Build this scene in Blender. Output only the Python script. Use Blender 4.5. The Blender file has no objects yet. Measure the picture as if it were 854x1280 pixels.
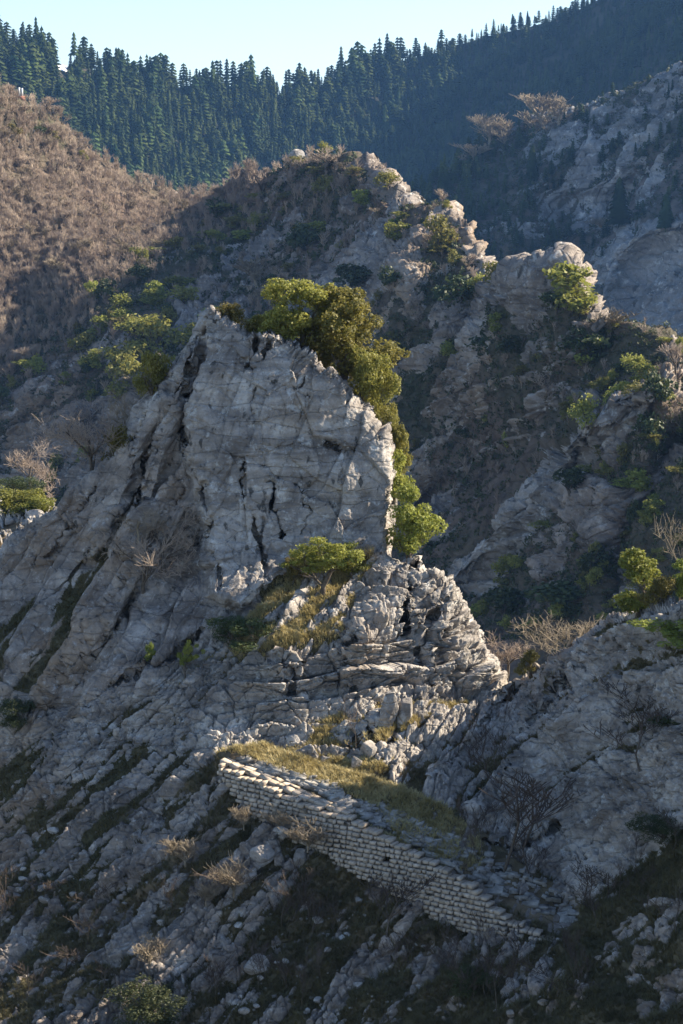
import bpy, math, random
import numpy as np
random.seed(7)
rng = np.random.default_rng(11)
R = math.radians
sc = bpy.context.scene
col = sc.collection
F32 = np.float32

# ---------------------------------------------------------------- camera, sky, sun, exposure
FPX = 2389.0
PITCH = R(9.0)
cam_d = bpy.data.cameras.new('camera'); cam = bpy.data.objects.new('camera', cam_d); col.objects.link(cam)
cam_d.sensor_fit = 'VERTICAL'; cam_d.sensor_height = 24.0; cam_d.lens = 24.0 * FPX / 1280.0
cam_d.clip_start = 0.5; cam_d.clip_end = 20000
cam.location = (0, 0, 0); cam.rotation_euler = (R(90) - PITCH, 0, 0)
sc.camera = cam

SUN_AZ, SUN_EL = R(70), R(31)          # azimuth measured from +Y (view direction) towards +X
w = bpy.data.worlds.new('World'); sc.world = w; w.use_nodes = True
nt = w.node_tree
sky = nt.nodes.new('ShaderNodeTexSky'); sky.sky_type = 'NISHITA'; sky.sun_disc = False
sky.sun_elevation = SUN_EL; sky.sun_rotation = SUN_AZ
sky.altitude = 900; sky.air_density = 1.0; sky.dust_density = 0.3; sky.ozone_density = 1.0
bg = nt.nodes['Background']; bg.inputs['Strength'].default_value = 0.074
nt.links.new(sky.outputs[0], bg.inputs['Color'])
sd = bpy.data.lights.new('sun', 'SUN'); sd.energy = 4.6; sd.angle = R(0.5); sd.color = (1.0, 0.88, 0.68)
so = bpy.data.objects.new('sun', sd); col.objects.link(so)
so.rotation_euler = (R(90) - SUN_EL, 0, -SUN_AZ + math.pi)
so.location = (200, 100, 200)
SUNV = np.array([math.sin(SUN_AZ) * math.cos(SUN_EL), math.cos(SUN_AZ) * math.cos(SUN_EL), math.sin(SUN_EL)])
sc.view_settings.view_transform = 'Standard'; sc.view_settings.look = 'None'
sc.view_settings.gamma = 1.0; sc.view_settings.exposure = 1.68
sc.view_settings.use_curve_mapping = False
sc.cycles.max_bounces = 6; sc.cycles.diffuse_bounces = 3; sc.cycles.glossy_bounces = 1
sc.cycles.transmission_bounces = 3; sc.cycles.transparent_max_bounces = 6; sc.cycles.volume_bounces = 0
sc.cycles.use_adaptive_sampling = True

# ---------------------------------------------------------------- noise in numpy
def _h(ix, iy, iz, seed):
    h = (ix.astype(np.uint32) * np.uint32(374761393)) ^ (iy.astype(np.uint32) * np.uint32(668265263)) \
        ^ (iz.astype(np.uint32) * np.uint32(2147483647 - 1013904)) ^ np.uint32((seed * 40503 + 977) & 0xffffffff)
    h = (h ^ (h >> np.uint32(13))) * np.uint32(1274126177)
    h = (h ^ (h >> np.uint32(15))) * np.uint32(2246822519)
    return h ^ (h >> np.uint32(14))
def _f(h): return (h & np.uint32(0xffffff)).astype(F32) * F32(1.0 / 16777216.0)

def vnoise(P, seed=0):
    i = np.floor(P).astype(np.int64); f = (P - i).astype(F32)
    u = f * f * f * (f * (f * 6 - 15) + 10)
    i = i.astype(np.int32)
    r = 0
    for dx in (0, 1):
        wx = u[:, 0] if dx else 1 - u[:, 0]
        for dy in (0, 1):
            wy = u[:, 1] if dy else 1 - u[:, 1]
            for dz in (0, 1):
                wz = u[:, 2] if dz else 1 - u[:, 2]
                r = r + wx * wy * wz * _f(_h(i[:, 0] + dx, i[:, 1] + dy, i[:, 2] + dz, seed))
    return r * 2 - 1
ROT = np.array([[0.36, 0.48, -0.8], [-0.8, 0.6, 0.0], [0.48, 0.64, 0.6]])
def fbm(P, L, octs=4, seed=0, gain=0.5, ridged=False):
    Q = (P / L) @ ROT.T
    a, s, n = 1.0, 0.0, 0.0
    for o in range(octs):
        v = vnoise(Q, seed + o * 17)
        if ridged: v = 1 - 2 * np.abs(v)
        s = s + a * v; n += a; a *= gain
        Q = (Q @ ROT.T) * 2.03 + 11.3
    return s / n
def worley(Q, seed=0, jit=0.85):
    i0 = np.floor(Q).astype(np.int32); fr = (Q - i0).astype(F32)
    N = len(Q)
    F1 = np.full(N, 9.0, F32); F2 = np.full(N, 9.0, F32)
    off = np.zeros((N, 3), F32); hid = np.zeros(N, np.uint32)
    for dx in (-1, 0, 1):
        for dy in (-1, 0, 1):
            for dz in (-1, 0, 1):
                h = _h(i0[:, 0] + dx, i0[:, 1] + dy, i0[:, 2] + dz, seed)
                ox = (h & np.uint32(1023)).astype(F32) / 1023; oy = ((h >> np.uint32(10)) & np.uint32(1023)).astype(F32) / 1023
                oz = ((h >> np.uint32(20)) & np.uint32(1023)).astype(F32) / 1023
                vx = fr[:, 0] - (dx + 0.5 + (ox - .5) * jit); vy = fr[:, 1] - (dy + 0.5 + (oy - .5) * jit); vz = fr[:, 2] - (dz + 0.5 + (oz - .5) * jit)
                d = vx * vx + vy * vy + vz * vz
                c = d < F1
                F2 = np.where(c, F1, np.minimum(F2, d))
                F1 = np.where(c, d, F1)
                off[c, 0] = vx[c]; off[c, 1] = vy[c]; off[c, 2] = vz[c]; hid[c] = h[c]
    hh = (hid ^ (hid >> np.uint32(7))) * np.uint32(2654435761)
    r1 = _f(hh >> np.uint32(3)); r2 = _f((hh * np.uint32(22695477)) >> np.uint32(5)); r3 = _f((hh * np.uint32(69069)) >> np.uint32(6)); r4 = _f((hh * np.uint32(1664525)) >> np.uint32(4))
    return np.sqrt(F1), np.sqrt(F2), off, r1, np.stack([r2, r3, r4], 1) - 0.5
def frame(ang, tilt=0.0):
    """strata frame: rows = along the visible trace, across, bed normal; ang = rise to the right (degrees)"""
    a = np.array([math.cos(R(ang)), 0.0, math.sin(R(ang))])
    n = np.array([-math.sin(R(ang)), 0.0, math.cos(R(ang))])
    b = np.array([0.0, 1.0, 0.0])
    t = R(tilt)
    n2 = n * math.cos(t) - b * math.sin(t); b2 = b * math.cos(t) + n * math.sin(t)
    return np.stack([a, b2, n2])
def blocks(P, fr, L, amp, seed, groove=0.6, tilt=1.0, gw=0.10, warp=0.25):
    Q = (P @ fr.T) / np.array(L)
    if warp:
        Q = Q + warp * np.stack([fbm(P, max(L) * 1.2, 2, seed + 5), fbm(P, max(L) * 1.2, 2, seed + 6), fbm(P, max(L) * 1.6, 2, seed + 8)], 1)
    F1, F2, off, r, tv = worley(Q, seed)
    e = (F2 - F1)
    h = (r - .5) + tilt * (off * tv * 2).sum(1)
    g = np.clip(1 - e / gw, 0, 1)
    return amp * (h - groove * g * g), e

def strata(P, fr, T, amp, seed, warpL=6.0, wamp=.35, breakL=3.0, saw=.9, groove=.5):
    """beds cut by the surface: each bed stands out by its own amount, ends in a sharp lip, and breaks along its length"""
    q = P @ fr.T
    sN = q[:, 2] / T + wamp * warpL / 6 / T * fbm(P, warpL, 3, seed) + .25 * fbm(P, T * 2.5, 2, seed + 3)
    c = np.floor(sN); f = sN - c
    r = _f(_h(c.astype(np.int32), c.astype(np.int32) * 0 + 5, c.astype(np.int32) * 0, seed))
    uu = q[:, 0] / breakL + r * 17 + .5 * fbm(P, breakL, 2, seed + 9); cu = np.floor(uu); fu = uu - cu
    vv = q[:, 1] / breakL + r * 9; cv = np.floor(vv)
    r2 = _f(_h(c.astype(np.int32), cu.astype(np.int32), cv.astype(np.int32), seed + 1))
    h = .45 * (r - .5) + .8 * (r2 - .5) + saw * (f - .5)
    g = np.clip(1 - np.minimum(f, 1 - f) / .12, 0, 1) + .7 * np.clip(1 - np.minimum(fu, 1 - fu) * breakL / T / .15, 0, 1)
    return amp * (h - groove * np.minimum(g, 1.2) ** 2)

# ---------------------------------------------------------------- screen polylines -> terrain
def unproj(px, py, d):
    """pixel of the survey photo + distance along the ground -> world point"""
    cx = (px - 427.0) / FPX; cy = (640.0 - py) / FPX
    dy = math.cos(PITCH) + cy * math.sin(PITCH); dz = -math.sin(PITCH) + cy * math.cos(PITCH)
    return np.stack([cx / dy * d, d + 0 * cx, dz / dy * d], -1)
def seg_dist(X, Y, pl, closed=False):
    pl = np.array(pl, float); best = np.full(X.shape, 1e9); bx = X.copy(); by = Y.copy()
    n = len(pl) if closed else len(pl) - 1
    for i in range(n):
        a = pl[i]; b = pl[(i + 1) % len(pl)]; v = b - a; L2 = max((v * v).sum(), 1e-9)
        t = np.clip(((X - a[0]) * v[0] + (Y - a[1]) * v[1]) / L2, 0, 1)
        qx = a[0] + t * v[0]; qy = a[1] + t * v[1]; d = np.hypot(X - qx, Y - qy)
        c = d < best; best = np.where(c, d, best); bx = np.where(c, qx, bx); by = np.where(c, qy, by)
    return best, bx, by
def inside(X, Y, pl):
    r = np.zeros(X.shape, bool); n = len(pl)
    for i in range(n):
        x0, y0 = pl[i]; x1, y1 = pl[(i + 1) % n]
        if y0 == y1: continue
        c = ((y0 > Y) != (y1 > Y)) & (X < (x1 - x0) * (Y - y0) / (y1 - y0) + x0)
        r ^= c
    return r
def pmask(X, Y, pl, feather=10):
    d, _, _ = seg_dist(X, Y, pl, True); s = np.where(inside(X, Y, pl), d, -d)
    t = np.clip(s / feather * .5 + .5, 0, 1); return t * t * (3 - 2 * t)
def rbf(ctrl, c=9.0, s=100.0):
    C = np.array(ctrl, float); A = C[:, :2] / s; c = c / s
    K = np.sqrt(((A[:, None] - A[None]) ** 2).sum(-1) + c * c)
    n = len(C); M = np.zeros((n + 3, n + 3)); M[:n, :n] = K
    M[:n, n] = 1; M[:n, n + 1:] = A; M[n, :n] = 1; M[n + 1:, :n] = A.T
    W = np.linalg.solve(M, np.concatenate([C[:, 2], np.zeros(3)]))
    def ev(X, Y):
        out = W[n] + W[n + 1] * X / s + W[n + 2] * Y / s
        for k in range(n):
            out = out + W[k] * np.sqrt((X / s - A[k, 0]) ** 2 + (Y / s - A[k, 1]) ** 2 + c * c)
        return out
    return ev
def axis(lo, a, b, hi, step, mstep):
    return np.concatenate([np.arange(lo, a, mstep), np.arange(a, b, step), np.arange(b, hi + mstep, mstep)])

def vnormals(P, Fq):
    n = np.cross(P[Fq[:, 2]] - P[Fq[:, 0]], P[Fq[:, 3]] - P[Fq[:, 1]])
    N = np.zeros_like(P)
    for k in range(4):
        for j in range(3): N[:, j] += np.bincount(Fq[:, k], n[:, j], len(P))
    return N / np.maximum(np.linalg.norm(N, axis=1, keepdims=True), 1e-9)

class Sheet:
    """one piece of terrain: a grid of survey points under a silhouette line, rounded over its crest and
    carried on behind it, then roughened in world space along its normals"""
    def __init__(s, xs, ys, sil, ctrl, c=9, edge=(12, 1.5), back=(0.15, 30, 14), drop=0.8, feature=None):
        X, Y = np.meshgrid(xs, ys); s.xs, s.ys = xs, ys
        poly = list(sil) + [(sil[-1][0] + 50, ys[-1] + 400), (sil[0][0] - 50, ys[-1] + 400)]
        ins = inside(X, Y, poly)
        H, Wd = X.shape
        q = ins[:-1, :-1] | ins[1:, :-1] | ins[:-1, 1:] | ins[1:, 1:]
        # keep quads with any inside corner, snap the outside corners to the silhouette
        use = np.zeros_like(ins)
        use[:-1, :-1] |= q; use[1:, :-1] |= q; use[:-1, 1:] |= q; use[1:, 1:] |= q
        dist, bx, by = seg_dist(X, Y, sil)
        snap = use & ~ins
        X = np.where(snap, bx, X); Y = np.where(snap, by, Y); dist = np.where(snap, 0, dist)
        D = rbf(ctrl, c)(X, Y)
        t = np.clip(1 - dist / edge[0], 0, 1)
        D = D + edge[1] * (1 - np.sqrt(np.maximum(1 - t * t, 0)))
        if feature is not None: D = D + feature(X, Y)
        P = unproj(X, Y, D)
        idx = -np.ones((H, Wd), np.int64); idx[use] = np.arange(use.sum())
        V = P[use]; s.PX = X[use]; s.PY = Y[use]
        a = idx[:-1, :-1][q]; b = idx[:-1, 1:][q]; c_ = idx[1:, 1:][q]; d = idx[1:, :-1][q]
        Fq = np.stack([a, d, c_, b], 1)
        # boundary edges along the silhouette -> back side
        E = np.concatenate([Fq[:, [0, 1]], Fq[:, [1, 2]], Fq[:, [2, 3]], Fq[:, [3, 0]]])
        key = np.minimum(E[:, 0], E[:, 1]) * (len(V) + 1) + np.maximum(E[:, 0], E[:, 1])
        u, inv, cnt = np.unique(key, return_inverse=True, return_counts=True)
        B = E[cnt[inv] == 1]
        sn = snap[use]
        B = B[sn[B[:, 0]] & sn[B[:, 1]]]
        bv = np.unique(B); m = {int(v): k for k, v in enumerate(bv)}
        b0 = np.array([m[int(v)] for v in B[:, 0]]); b1 = np.array([m[int(v)] for v in B[:, 1]])
        K = back[2]; prev0, prev1 = B[:, 0], B[:, 1]
        newV, newF, n0 = [V], [Fq], len(V)
        px, py = [s.PX], [s.PY]
        for k in range(1, K + 1):
            f = back[0] * ((back[1] / back[0]) ** ((k - 1) / (K - 1)))
            dr = drop * f * min(1, 0.25 + f / (back[1] * .25))
            newV.append(V[bv] + np.array([0, f, -dr]))
            i0 = n0 + b0; i1 = n0 + b1
            newF.append(np.stack([prev1, prev0, i0, i1], 1)); prev0, prev1 = i0, i1
            px.append(s.PX[bv]); py.append(s.PY[bv]); n0 += len(bv)
        s.V = np.concatenate(newV); s.F = np.concatenate(newF); s.PX = np.concatenate(px); s.PY = np.concatenate(py)
        s.N = vnormals(s.V, s.F); s.idx = idx; s.soil = np.zeros(len(s.V), F32)
    def at(s, px, py):
        j = int(np.clip(np.searchsorted(s.xs, px), 0, len(s.xs) - 1)); i = int(np.clip(np.searchsorted(s.ys, py), 0, len(s.ys) - 1))
        while i < len(s.ys) - 1 and s.idx[i, j] < 0: i += 1
        k = s.idx[i, j]
        return s.V[k], k
    def build(s, name, mat, attrs=None):
        me = mesh_np(name, s.V, s.F, smooth=False)
        for k, v in dict(soil=s.soil, **(attrs or {})).items():
            at = me.attributes.new(k, 'FLOAT', 'POINT'); at.data.foreach_set('value', v.astype(F32))
        me.materials.append(mat)
        o = bpy.data.objects.new(name, me); col.objects.link(o); o['kind'] = 'structure'
        return o
def mesh_np(name, V, F, smooth=False, mats=None):
    me = bpy.data.meshes.new(name); V = np.asarray(V, F32); F = np.asarray(F, np.int32)
    k = F.shape[1]
    me.vertices.add(len(V)); me.vertices.foreach_set('co', V.ravel())
    me.loops.add(F.size); me.loops.foreach_set('vertex_index', F.ravel())
    me.polygons.add(len(F)); me.polygons.foreach_set('loop_start', np.arange(0, F.size, k, dtype=np.int32))
    me.polygons.foreach_set('loop_total', np.full(len(F), k, np.int32))
    if smooth: me.polygons.foreach_set('use_smooth', np.ones(len(F), bool))
    if mats is not None: me.polygons.foreach_set('material_index', np.asarray(mats, np.int32))
    me.update(calc_edges=True); me.validate()
    return me

# ---------------------------------------------------------------- materials
class NT:
    def __init__(s, name):
        s.m = bpy.data.materials.new(name); s.m.use_nodes = True; s.t = s.m.node_tree
        s.b = s.t.nodes['Principled BSDF']; s.b.inputs['Roughness'].default_value = 0.9
        s.b.inputs['Specular IOR Level'].default_value = 0.15
        s.pos = s.n('ShaderNodeNewGeometry').outputs['Position']
    def n(s, k): return s.t.nodes.new(k)
    def l(s, a, b): s.t.links.new(a, b)
    def mapped(s, scale, rot=(0, 0, 0)):
        m = s.n('ShaderNodeMapping'); m.inputs['Rotation'].default_value = rot; m.inputs['Scale'].default_value = scale
        s.l(s.pos, m.inputs['Vector']); return m.outputs[0]
    def noise(s, sc_, det=6, rough=.55, vec=None, dist=0):
        x = s.n('ShaderNodeTexNoise'); x.inputs['Scale'].default_value = sc_; x.inputs['Detail'].default_value = det
        x.inputs['Roughness'].default_value = rough; x.inputs['Distortion'].default_value = dist
        s.l(vec or s.pos, x.inputs['Vector']); return x.outputs['Fac']
    def ramp(s, f, stops):
        r = s.n('ShaderNodeValToRGB'); e = r.color_ramp.elements
        while len(e) < len(stops): e.new(.5)
        for k, (p, c) in enumerate(stops):
            e[k].position = p; e[k].color = (*c, 1) if hasattr(c, '__len__') else (c, c, c, 1)
        s.l(f, r.inputs[0]); return r.outputs[0]
    def mix(s, f, a, b, mode='MIX'):
        m = s.n('ShaderNodeMix'); m.data_type = 'RGBA'; m.blend_type = mode
        for v, i in ((f, 0), (a, 6), (b, 7)):
            if hasattr(v, 'is_linked'): s.l(v, m.inputs[i])
            elif i == 0: m.inputs[0].default_value = v
            else: m.inputs[i].default_value = (*v, 1)
        return m.outputs[2]
    def math(s, op, a, b=0.0):
        m = s.n('ShaderNodeMath'); m.operation = op
        for v, i in ((a, 0), (b, 1)):
            if hasattr(v, 'is_linked'): s.l(v, m.inputs[i])
            else: m.inputs[i].default_value = v
        return m.outputs[0]
    def attr(s, name):
        a = s.n('ShaderNodeAttribute'); a.attribute_name = name; return a.outputs['Fac']
    def bump(s, h, dist, strength=1.0, prev=None):
        b = s.n('ShaderNodeBump'); b.inputs['Distance'].default_value = dist; b.inputs['Strength'].default_value = strength
        s.l(h, b.inputs['Height'])
        if prev: s.l(prev, b.inputs['Normal'])
        return b.outputs[0]
    def done(s, c, nrm=None):
        s.l(c, s.b.inputs['Base Color'])
        if nrm: s.l(nrm, s.b.inputs['Normal'])
        return s.m

def rock_mat(name, k, soilA, soilB, rockA=(.25, .222, .205), rockB=(.64, .59, .54), ochre=(.34, .235, .14), streak=R(-50), och=0.58, bd=0.05):
    """k = size of the finest features in metres"""
    t = NT(name)
    big = t.noise(.09 / k, 5, .6); mid = t.noise(.5 / k, 7, .62, dist=.4)
    fine = t.noise(3.2 / k, 8, .7)
    c = t.mix(t.ramp(mid, [(.33, 0.0), (.66, 1.0)]), rockA, rockB)
    # tone patches along the beds
    sv = t.mapped((.10 / k, .25 / k, 1.3 / k), (0, streak, 0))
    st = t.noise(1.0, 6, .65, vec=sv, dist=.6)
    c = t.mix(t.ramp(st, [(.38, 0.0), (.56, .75)]), t.mix(1.0, c, (.52, .51, .51), 'MULTIPLY'), c)
    c = t.mix(t.ramp(big, [(och - .06, 0.0), (och + .12, .8)]), c, ochre)
    lich = t.noise(1.6 / k, 5, .7, vec=t.mapped((1, 1, 1), (.4, .2, 0)))
    c = t.mix(t.ramp(lich, [(.56, 0.0), (.68, .8)]), c, (.62, .62, .61))
    drk = t.noise(.8 / k, 8, .75, dist=.8)
    c = t.mix(t.ramp(drk, [(.30, .8), (.42, 0.0)]), c, (.075, .075, .08))
    c = t.mix(t.ramp(fine, [(.3, .35), (.6, 0.0)]), c, (.10, .10, .10))
    g = t.mix(t.ramp(t.noise(.9 / k, 7, .7), [(.38, 0.0), (.62, 1.0)]), soilA, soilB)
    g = t.mix(t.ramp(t.noise(.12 / k, 4, .6), [(.42, 0.0), (.62, .7)]), g, tuple(x * .5 + y for x, y in zip(soilA, (.0, .018, .0))))
    pit = t.noise(2.2 / k, 3, .5, vec=t.mapped((1.0, 1.0, .6), (.3, .5, .1)))
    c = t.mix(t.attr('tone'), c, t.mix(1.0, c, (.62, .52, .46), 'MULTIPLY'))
    c = t.mix(t.ramp(pit, [(.30, .85), (.36, 0.0)]), c, (.05, .048, .045))
    spk = t.noise(5.0 / k, 4, .8)
    c = t.mix(t.ramp(spk, [(.60, 0.0), (.70, .5)]), c, (.66, .64, .60))
    c = t.mix(t.ramp(spk, [(.34, .6), (.44, 0.0)]), c, (.14, .125, .11))
    edge = t.math('ADD', t.attr('soil'), t.math('MULTIPLY', t.math('SUBTRACT', t.noise(2.5 / k, 4, .6), .5), .9))
    f = t.ramp(edge, [(.42, 0.0), (.58, 1.0)])
    c = t.mix(f, c, g)
    vor = t.n('ShaderNodeTexVoronoi'); vor.feature = 'DISTANCE_TO_EDGE'; vor.inputs['Scale'].default_value = 1.0
    t.l(t.mapped((.55 / k, .7 / k, 1.5 / k), (0, streak * .8, 0)), vor.inputs['Vector'])
    cr = t.ramp(vor.outputs['Distance'], [(.0, 0.0), (.05, 1.0)])
    c2 = t.ramp(vor.outputs['Distance'], [(.0, 0.0), (.035, 1.0)])
    nb = t.bump(cr, bd * 1.2, .8)
    nb = t.bump(mid, bd * 4, 1.0, nb)
    nb = t.bump(fine, bd * 1.8, 1.0, nb)
    return t.done(c, nb)
M_rock = rock_mat('limestone', 1.0, (.095, .070, .046), (.23, .175, .115))
M_rockB = rock_mat('ridge_limestone', 5.0, (.080, .058, .045), (.18, .13, .10), (.22, .195, .18), (.54, .485, .44), streak=R(-38), bd=.25)
M_rockC = rock_mat('far_limestone', 12.0, (.085, .068, .06), (.18, .14, .12), (.17, .165, .165), (.42, .41, .40), streak=R(-38), bd=.6, och=.64)

def leaf_mat(name, a, b, tr=0.35, scale=1.5):
    t = NT(name)
    oi = t.n('ShaderNodeObjectInfo').outputs['Random']
    n = t.noise(scale, 4, .6)
    c = t.mix(t.ramp(n, [(.35, 0.0), (.65, 1.0)]), a, b)
    hsv = t.n('ShaderNodeHueSaturation'); t.l(c, hsv.inputs['Color'])
    t.l(t.math('ADD', t.math('MULTIPLY', oi, .45), .78), hsv.inputs['Value'])
    t.l(t.math('ADD', t.math('MULTIPLY', oi, .03), .488), hsv.inputs['Hue'])
    c = hsv.outputs[0]
    tl = t.n('ShaderNodeBsdfTranslucent'); t.l(c, tl.inputs['Color'])
    ms = t.n('ShaderNodeMixShader'); ms.inputs[0].default_value = tr
    t.l(c, t.b.inputs['Base Color']); t.b.inputs['Roughness'].default_value = .6; t.b.inputs['Specular IOR Level'].default_value = .3
    t.l(t.b.outputs[0], ms.inputs[1]); t.l(tl.outputs[0], ms.inputs[2])
    t.l(ms.outputs[0], t.t.nodes['Material Output'].inputs['Surface'])
    return t.m
def plain(name, a, b, scale, rough=.9):
    t = NT(name); t.b.inputs['Roughness'].default_value = rough
    return t.done(t.mix(t.ramp(t.noise(scale, 5, .6), [(.35, 0.0), (.65, 1.0)]), a, b))
M_oak = leaf_mat('oak_leaves', (.15, .15, .032), (.33, .30, .075), .42)
M_pine = leaf_mat('pine_needles', (.16, .18, .035), (.32, .32, .07), .42)
M_olive = leaf_mat('olive_leaves', (.12, .11, .028), (.24, .20, .055))
M_dark = leaf_mat('dark_leaves', (.038, .052, .020), (.075, .088, .030), .2)
M_fir = leaf_mat('fir_needles', (.020, .038, .018), (.085, .11, .036), .15, .035); M_fir.node_tree.nodes['Principled BSDF'].inputs['Specular IOR Level'].default_value = 0.02
M_bark = plain('bark', (.07, .055, .045), (.14, .115, .09), 6)
M_twig = plain('twigs', (.25, .192, .155), (.43, .345, .275), .12)
M_twigpale = plain('pale_twigs', (.19, .155, .11), (.33, .27, .20), 1.0)
M_twigdark = plain('dark_twigs', (.06, .048, .042), (.12, .09, .075), .8)
M_grass_lit = leaf_mat('dry_grass', (.36, .30, .13), (.60, .51, .26), .3, .9)  # straw colour raised so ledge and bench grass looks sunlit
M_grass_shade = leaf_mat('shaded_dry_grass', (.095, .085, .042), (.19, .16, .08), .3, .7)  # darker copy of the grass colour, shade of the slope painted in
M_scrub = leaf_mat('scrub', (.12, .095, .065), (.25, .20, .135), .2, .2)
M_snow = plain('snow', (.8, .8, .82), (.85, .85, .86), 1)

# ================================================================ TERRAIN
BACKG = {}
def smooth(t): t = np.clip(t, 0, 1); return t * t * (3 - 2 * t)

# ---- near crag, slope, mule path bench
SIL_A = [(-260, 850), (-120, 770), (0, 692), (25, 668), (60, 640), (95, 612), (130, 580), (152, 548), (180, 508), (205, 480), (225, 446), (243, 415), (252, 392), (264, 384), (276, 388), (286, 402),
         (315, 410), (350, 413), (380, 424), (398, 440), (428, 468), (448, 492), (470, 520), (482, 536), (491, 560), (492, 600), (490, 650), (488, 692), (505, 697), (520, 694),
         (535, 706), (556, 714), (566, 716), (578, 738), (592, 762), (604, 782), (612, 806), (626, 830), (637, 852), (645, 846), (672, 832), (700, 815), (730, 795), (760, 776), (785, 768),
         (815, 766), (854, 758), (930, 745), (1100, 700)]
CT_A = [(262, 388, 92), (350, 415, 91), (430, 475, 90), (490, 560, 89.5), (490, 690, 87.2), (350, 600, 88.5), (350, 690, 87.2), (430, 600, 88.3), (430, 680, 87.4),
        (330, 760, 83.6), (440, 705, 86.4), (400, 800, 81.8), (380, 740, 84.4), (300, 790, 83), (250, 830, 82), (440, 760, 83.6),
        (480, 705, 85.8), (520, 700, 86.3), (560, 720, 86), (600, 778, 85.5), (636, 850, 85), (500, 760, 83.6), (560, 780, 83.8), (600, 830, 83.6),
        (460, 800, 81.4), (500, 860, 82.0), (560, 862, 82.6), (350, 825, 80.4), (420, 868, 80.6), (340, 905, 79.3),
        (400, 905, 79.2), (470, 890, 80.2), (510, 880, 80.9), (560, 874, 82.0), (640, 856, 84), (400, 940, 78), (470, 958, 77.2),
        (330, 936, 78.2), (400, 963, 77.4), (470, 985, 76.4), (560, 1015, 74.8), (640, 1070, 72.7), (720, 1140, 69.9),
        (288, 952, 76.9), (337, 976, 75.7), (378, 995, 74.8), (430, 1014, 73.8), (500, 1049, 72.4), (560, 1082, 71.2), (637, 1138, 69.6), (695, 1163, 68.8),
        (300, 986, 75.9), (330, 1016, 75.0), (363, 1032, 74.2), (440, 1074, 72.5), (500, 1102, 71.3), (557, 1140, 70.1), (600, 1153, 69.5), (690, 1172, 68.1), (430, 1125, 71.4), (350, 1075, 73.1),
        (427, 1280, 67), (200, 1280, 67.5), (0, 1280, 69), (650, 1280, 64), (854, 1280, 60),
        (0, 1100, 76), (100, 1100, 74.8), (200, 1100, 73.5), (300, 1120, 72), (200, 1000, 77), (100, 1000, 78), (0, 1000, 79.5), (0, 900, 83), (100, 900, 81.5), (200, 900, 80.3),
        (270, 905, 79.3), (200, 870, 80.8), (0, 692, 91), (60, 640, 91), (130, 580, 91), (180, 510, 91.3), (230, 440, 91.5), (100, 700, 88.5), (100, 800, 84.8),
        (0, 800, 86.8), (200, 700, 86.8), (200, 600, 89), (250, 500, 90), (260, 780, 84), (300, 700, 86.8), (150, 820, 83),
        (700, 815, 82), (760, 778, 80), (854, 760, 76), (1100, 700, 69), (640, 900, 80.5), (600, 950, 78.3), (560, 960, 77.8), (700, 900, 78), (780, 850, 77),
        (854, 850, 73.5), (620, 1030, 75.2), (700, 1000, 75), (780, 1000, 72.3), (854, 1000, 69.5), (680, 1085, 72.2), (760, 1120, 69), (854, 1130, 65.5),
        (520, 950, 78), (540, 900, 80.2), (-260, 850, 92), (-200, 1000, 84), (-200, 1280, 72), (1100, 900, 64), (1100, 1280, 50), (427, 1460, 61.5), (0, 1460, 63), (854, 1460, 53)]
CRACKS = [  # (polyline, width px, depth m)
    ([(318, 408), (319, 432), (314, 456), (317, 478), (314, 512), (322, 528), (330, 552), (328, 572), (340, 600), (346, 640), (352, 668)], 2.6, 1.5),
    ([(335, 408), (334, 425), (331, 445)], 1.8, .5), ([(262, 392), (256, 430), (249, 462), (244, 478), (234, 505), (226, 530), (232, 560), (244, 590), (256, 615), (262, 650), (264, 690)], 4.5, 1.1),
    ([(246, 420), (238, 450), (228, 478), (215, 505), (204, 530), (190, 560), (178, 600), (164, 650), (150, 700)], 3.5, .8),
    ([(334, 475), (350, 484), (372, 492), (400, 500)], 1.6, .35), ([(300, 448), (320, 452)], 2, .3), ([(228, 440), (212, 480), (196, 500), (176, 540), (160, 570)], 3, .5),
    ([(330, 560), (352, 556), (380, 562), (410, 556), (440, 562), (470, 552), (490, 556)], 1.6, .3), ([(380, 470), (372, 492), (382, 500), (378, 520), (368, 540)], 1.4, .3),
    ([(298, 520), (310, 560), (300, 600), (318, 650), (330, 700)], 1.8, .4), ([(400, 510), (420, 530), (432, 560), (425, 600)], 1.5, .25),
    ([(250, 640), (245, 680), (270, 700), (276, 740)], 3, .5), ([(330, 650), (325, 690), (335, 720)], 3, .5), ([(345, 600), (375, 612), (388, 640), (380, 668)], 2, .35),
    ([(120, 610), (95, 650), (62, 690), (40, 705)], 2.0, .4), ([(150, 640), (120, 680), (90, 720), (50, 760)], 2.2, .35), ([(230, 610), (200, 660), (160, 720), (120, 780), (70, 850), (30, 890)], 4, .8),
    ([(190, 730), (150, 770), (110, 830), (90, 870)], 5, .8), ([(250, 790), (200, 830), (150, 850), (100, 900), (60, 940)], 4, .7), ([(200, 560), (180, 610), (150, 650)], 2.4, .4),
    ([(517, 700), (512, 740), (507, 762), (513, 790)], 3.5, 1.2), ([(470, 745), (450, 790), (425, 815)], 3, .7), ([(560, 745), (540, 770), (525, 800), (530, 840), (545, 862)], 3, .7),
    ([(350, 820), (370, 850), (365, 880)], 2.5, .5), ([(430, 820), (436, 850), (452, 880)], 2.5, .5),
    ([(650, 855), (600, 900), (570, 950), (540, 980)], 3, .5), ([(760, 800), (700, 850), (660, 900)], 2.5, .4), ([(640, 960), (600, 1010), (560, 1040)], 3, .6), ([(690, 1030), (650, 1060), (600, 1050)], 4, .9),
    ([(470, 880), (462, 910), (470, 940)], 3, .8), ([(500, 885), (495, 915), (478, 950)], 3, .8), ([(433, 905), (450, 930)], 3, .6)]
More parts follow.
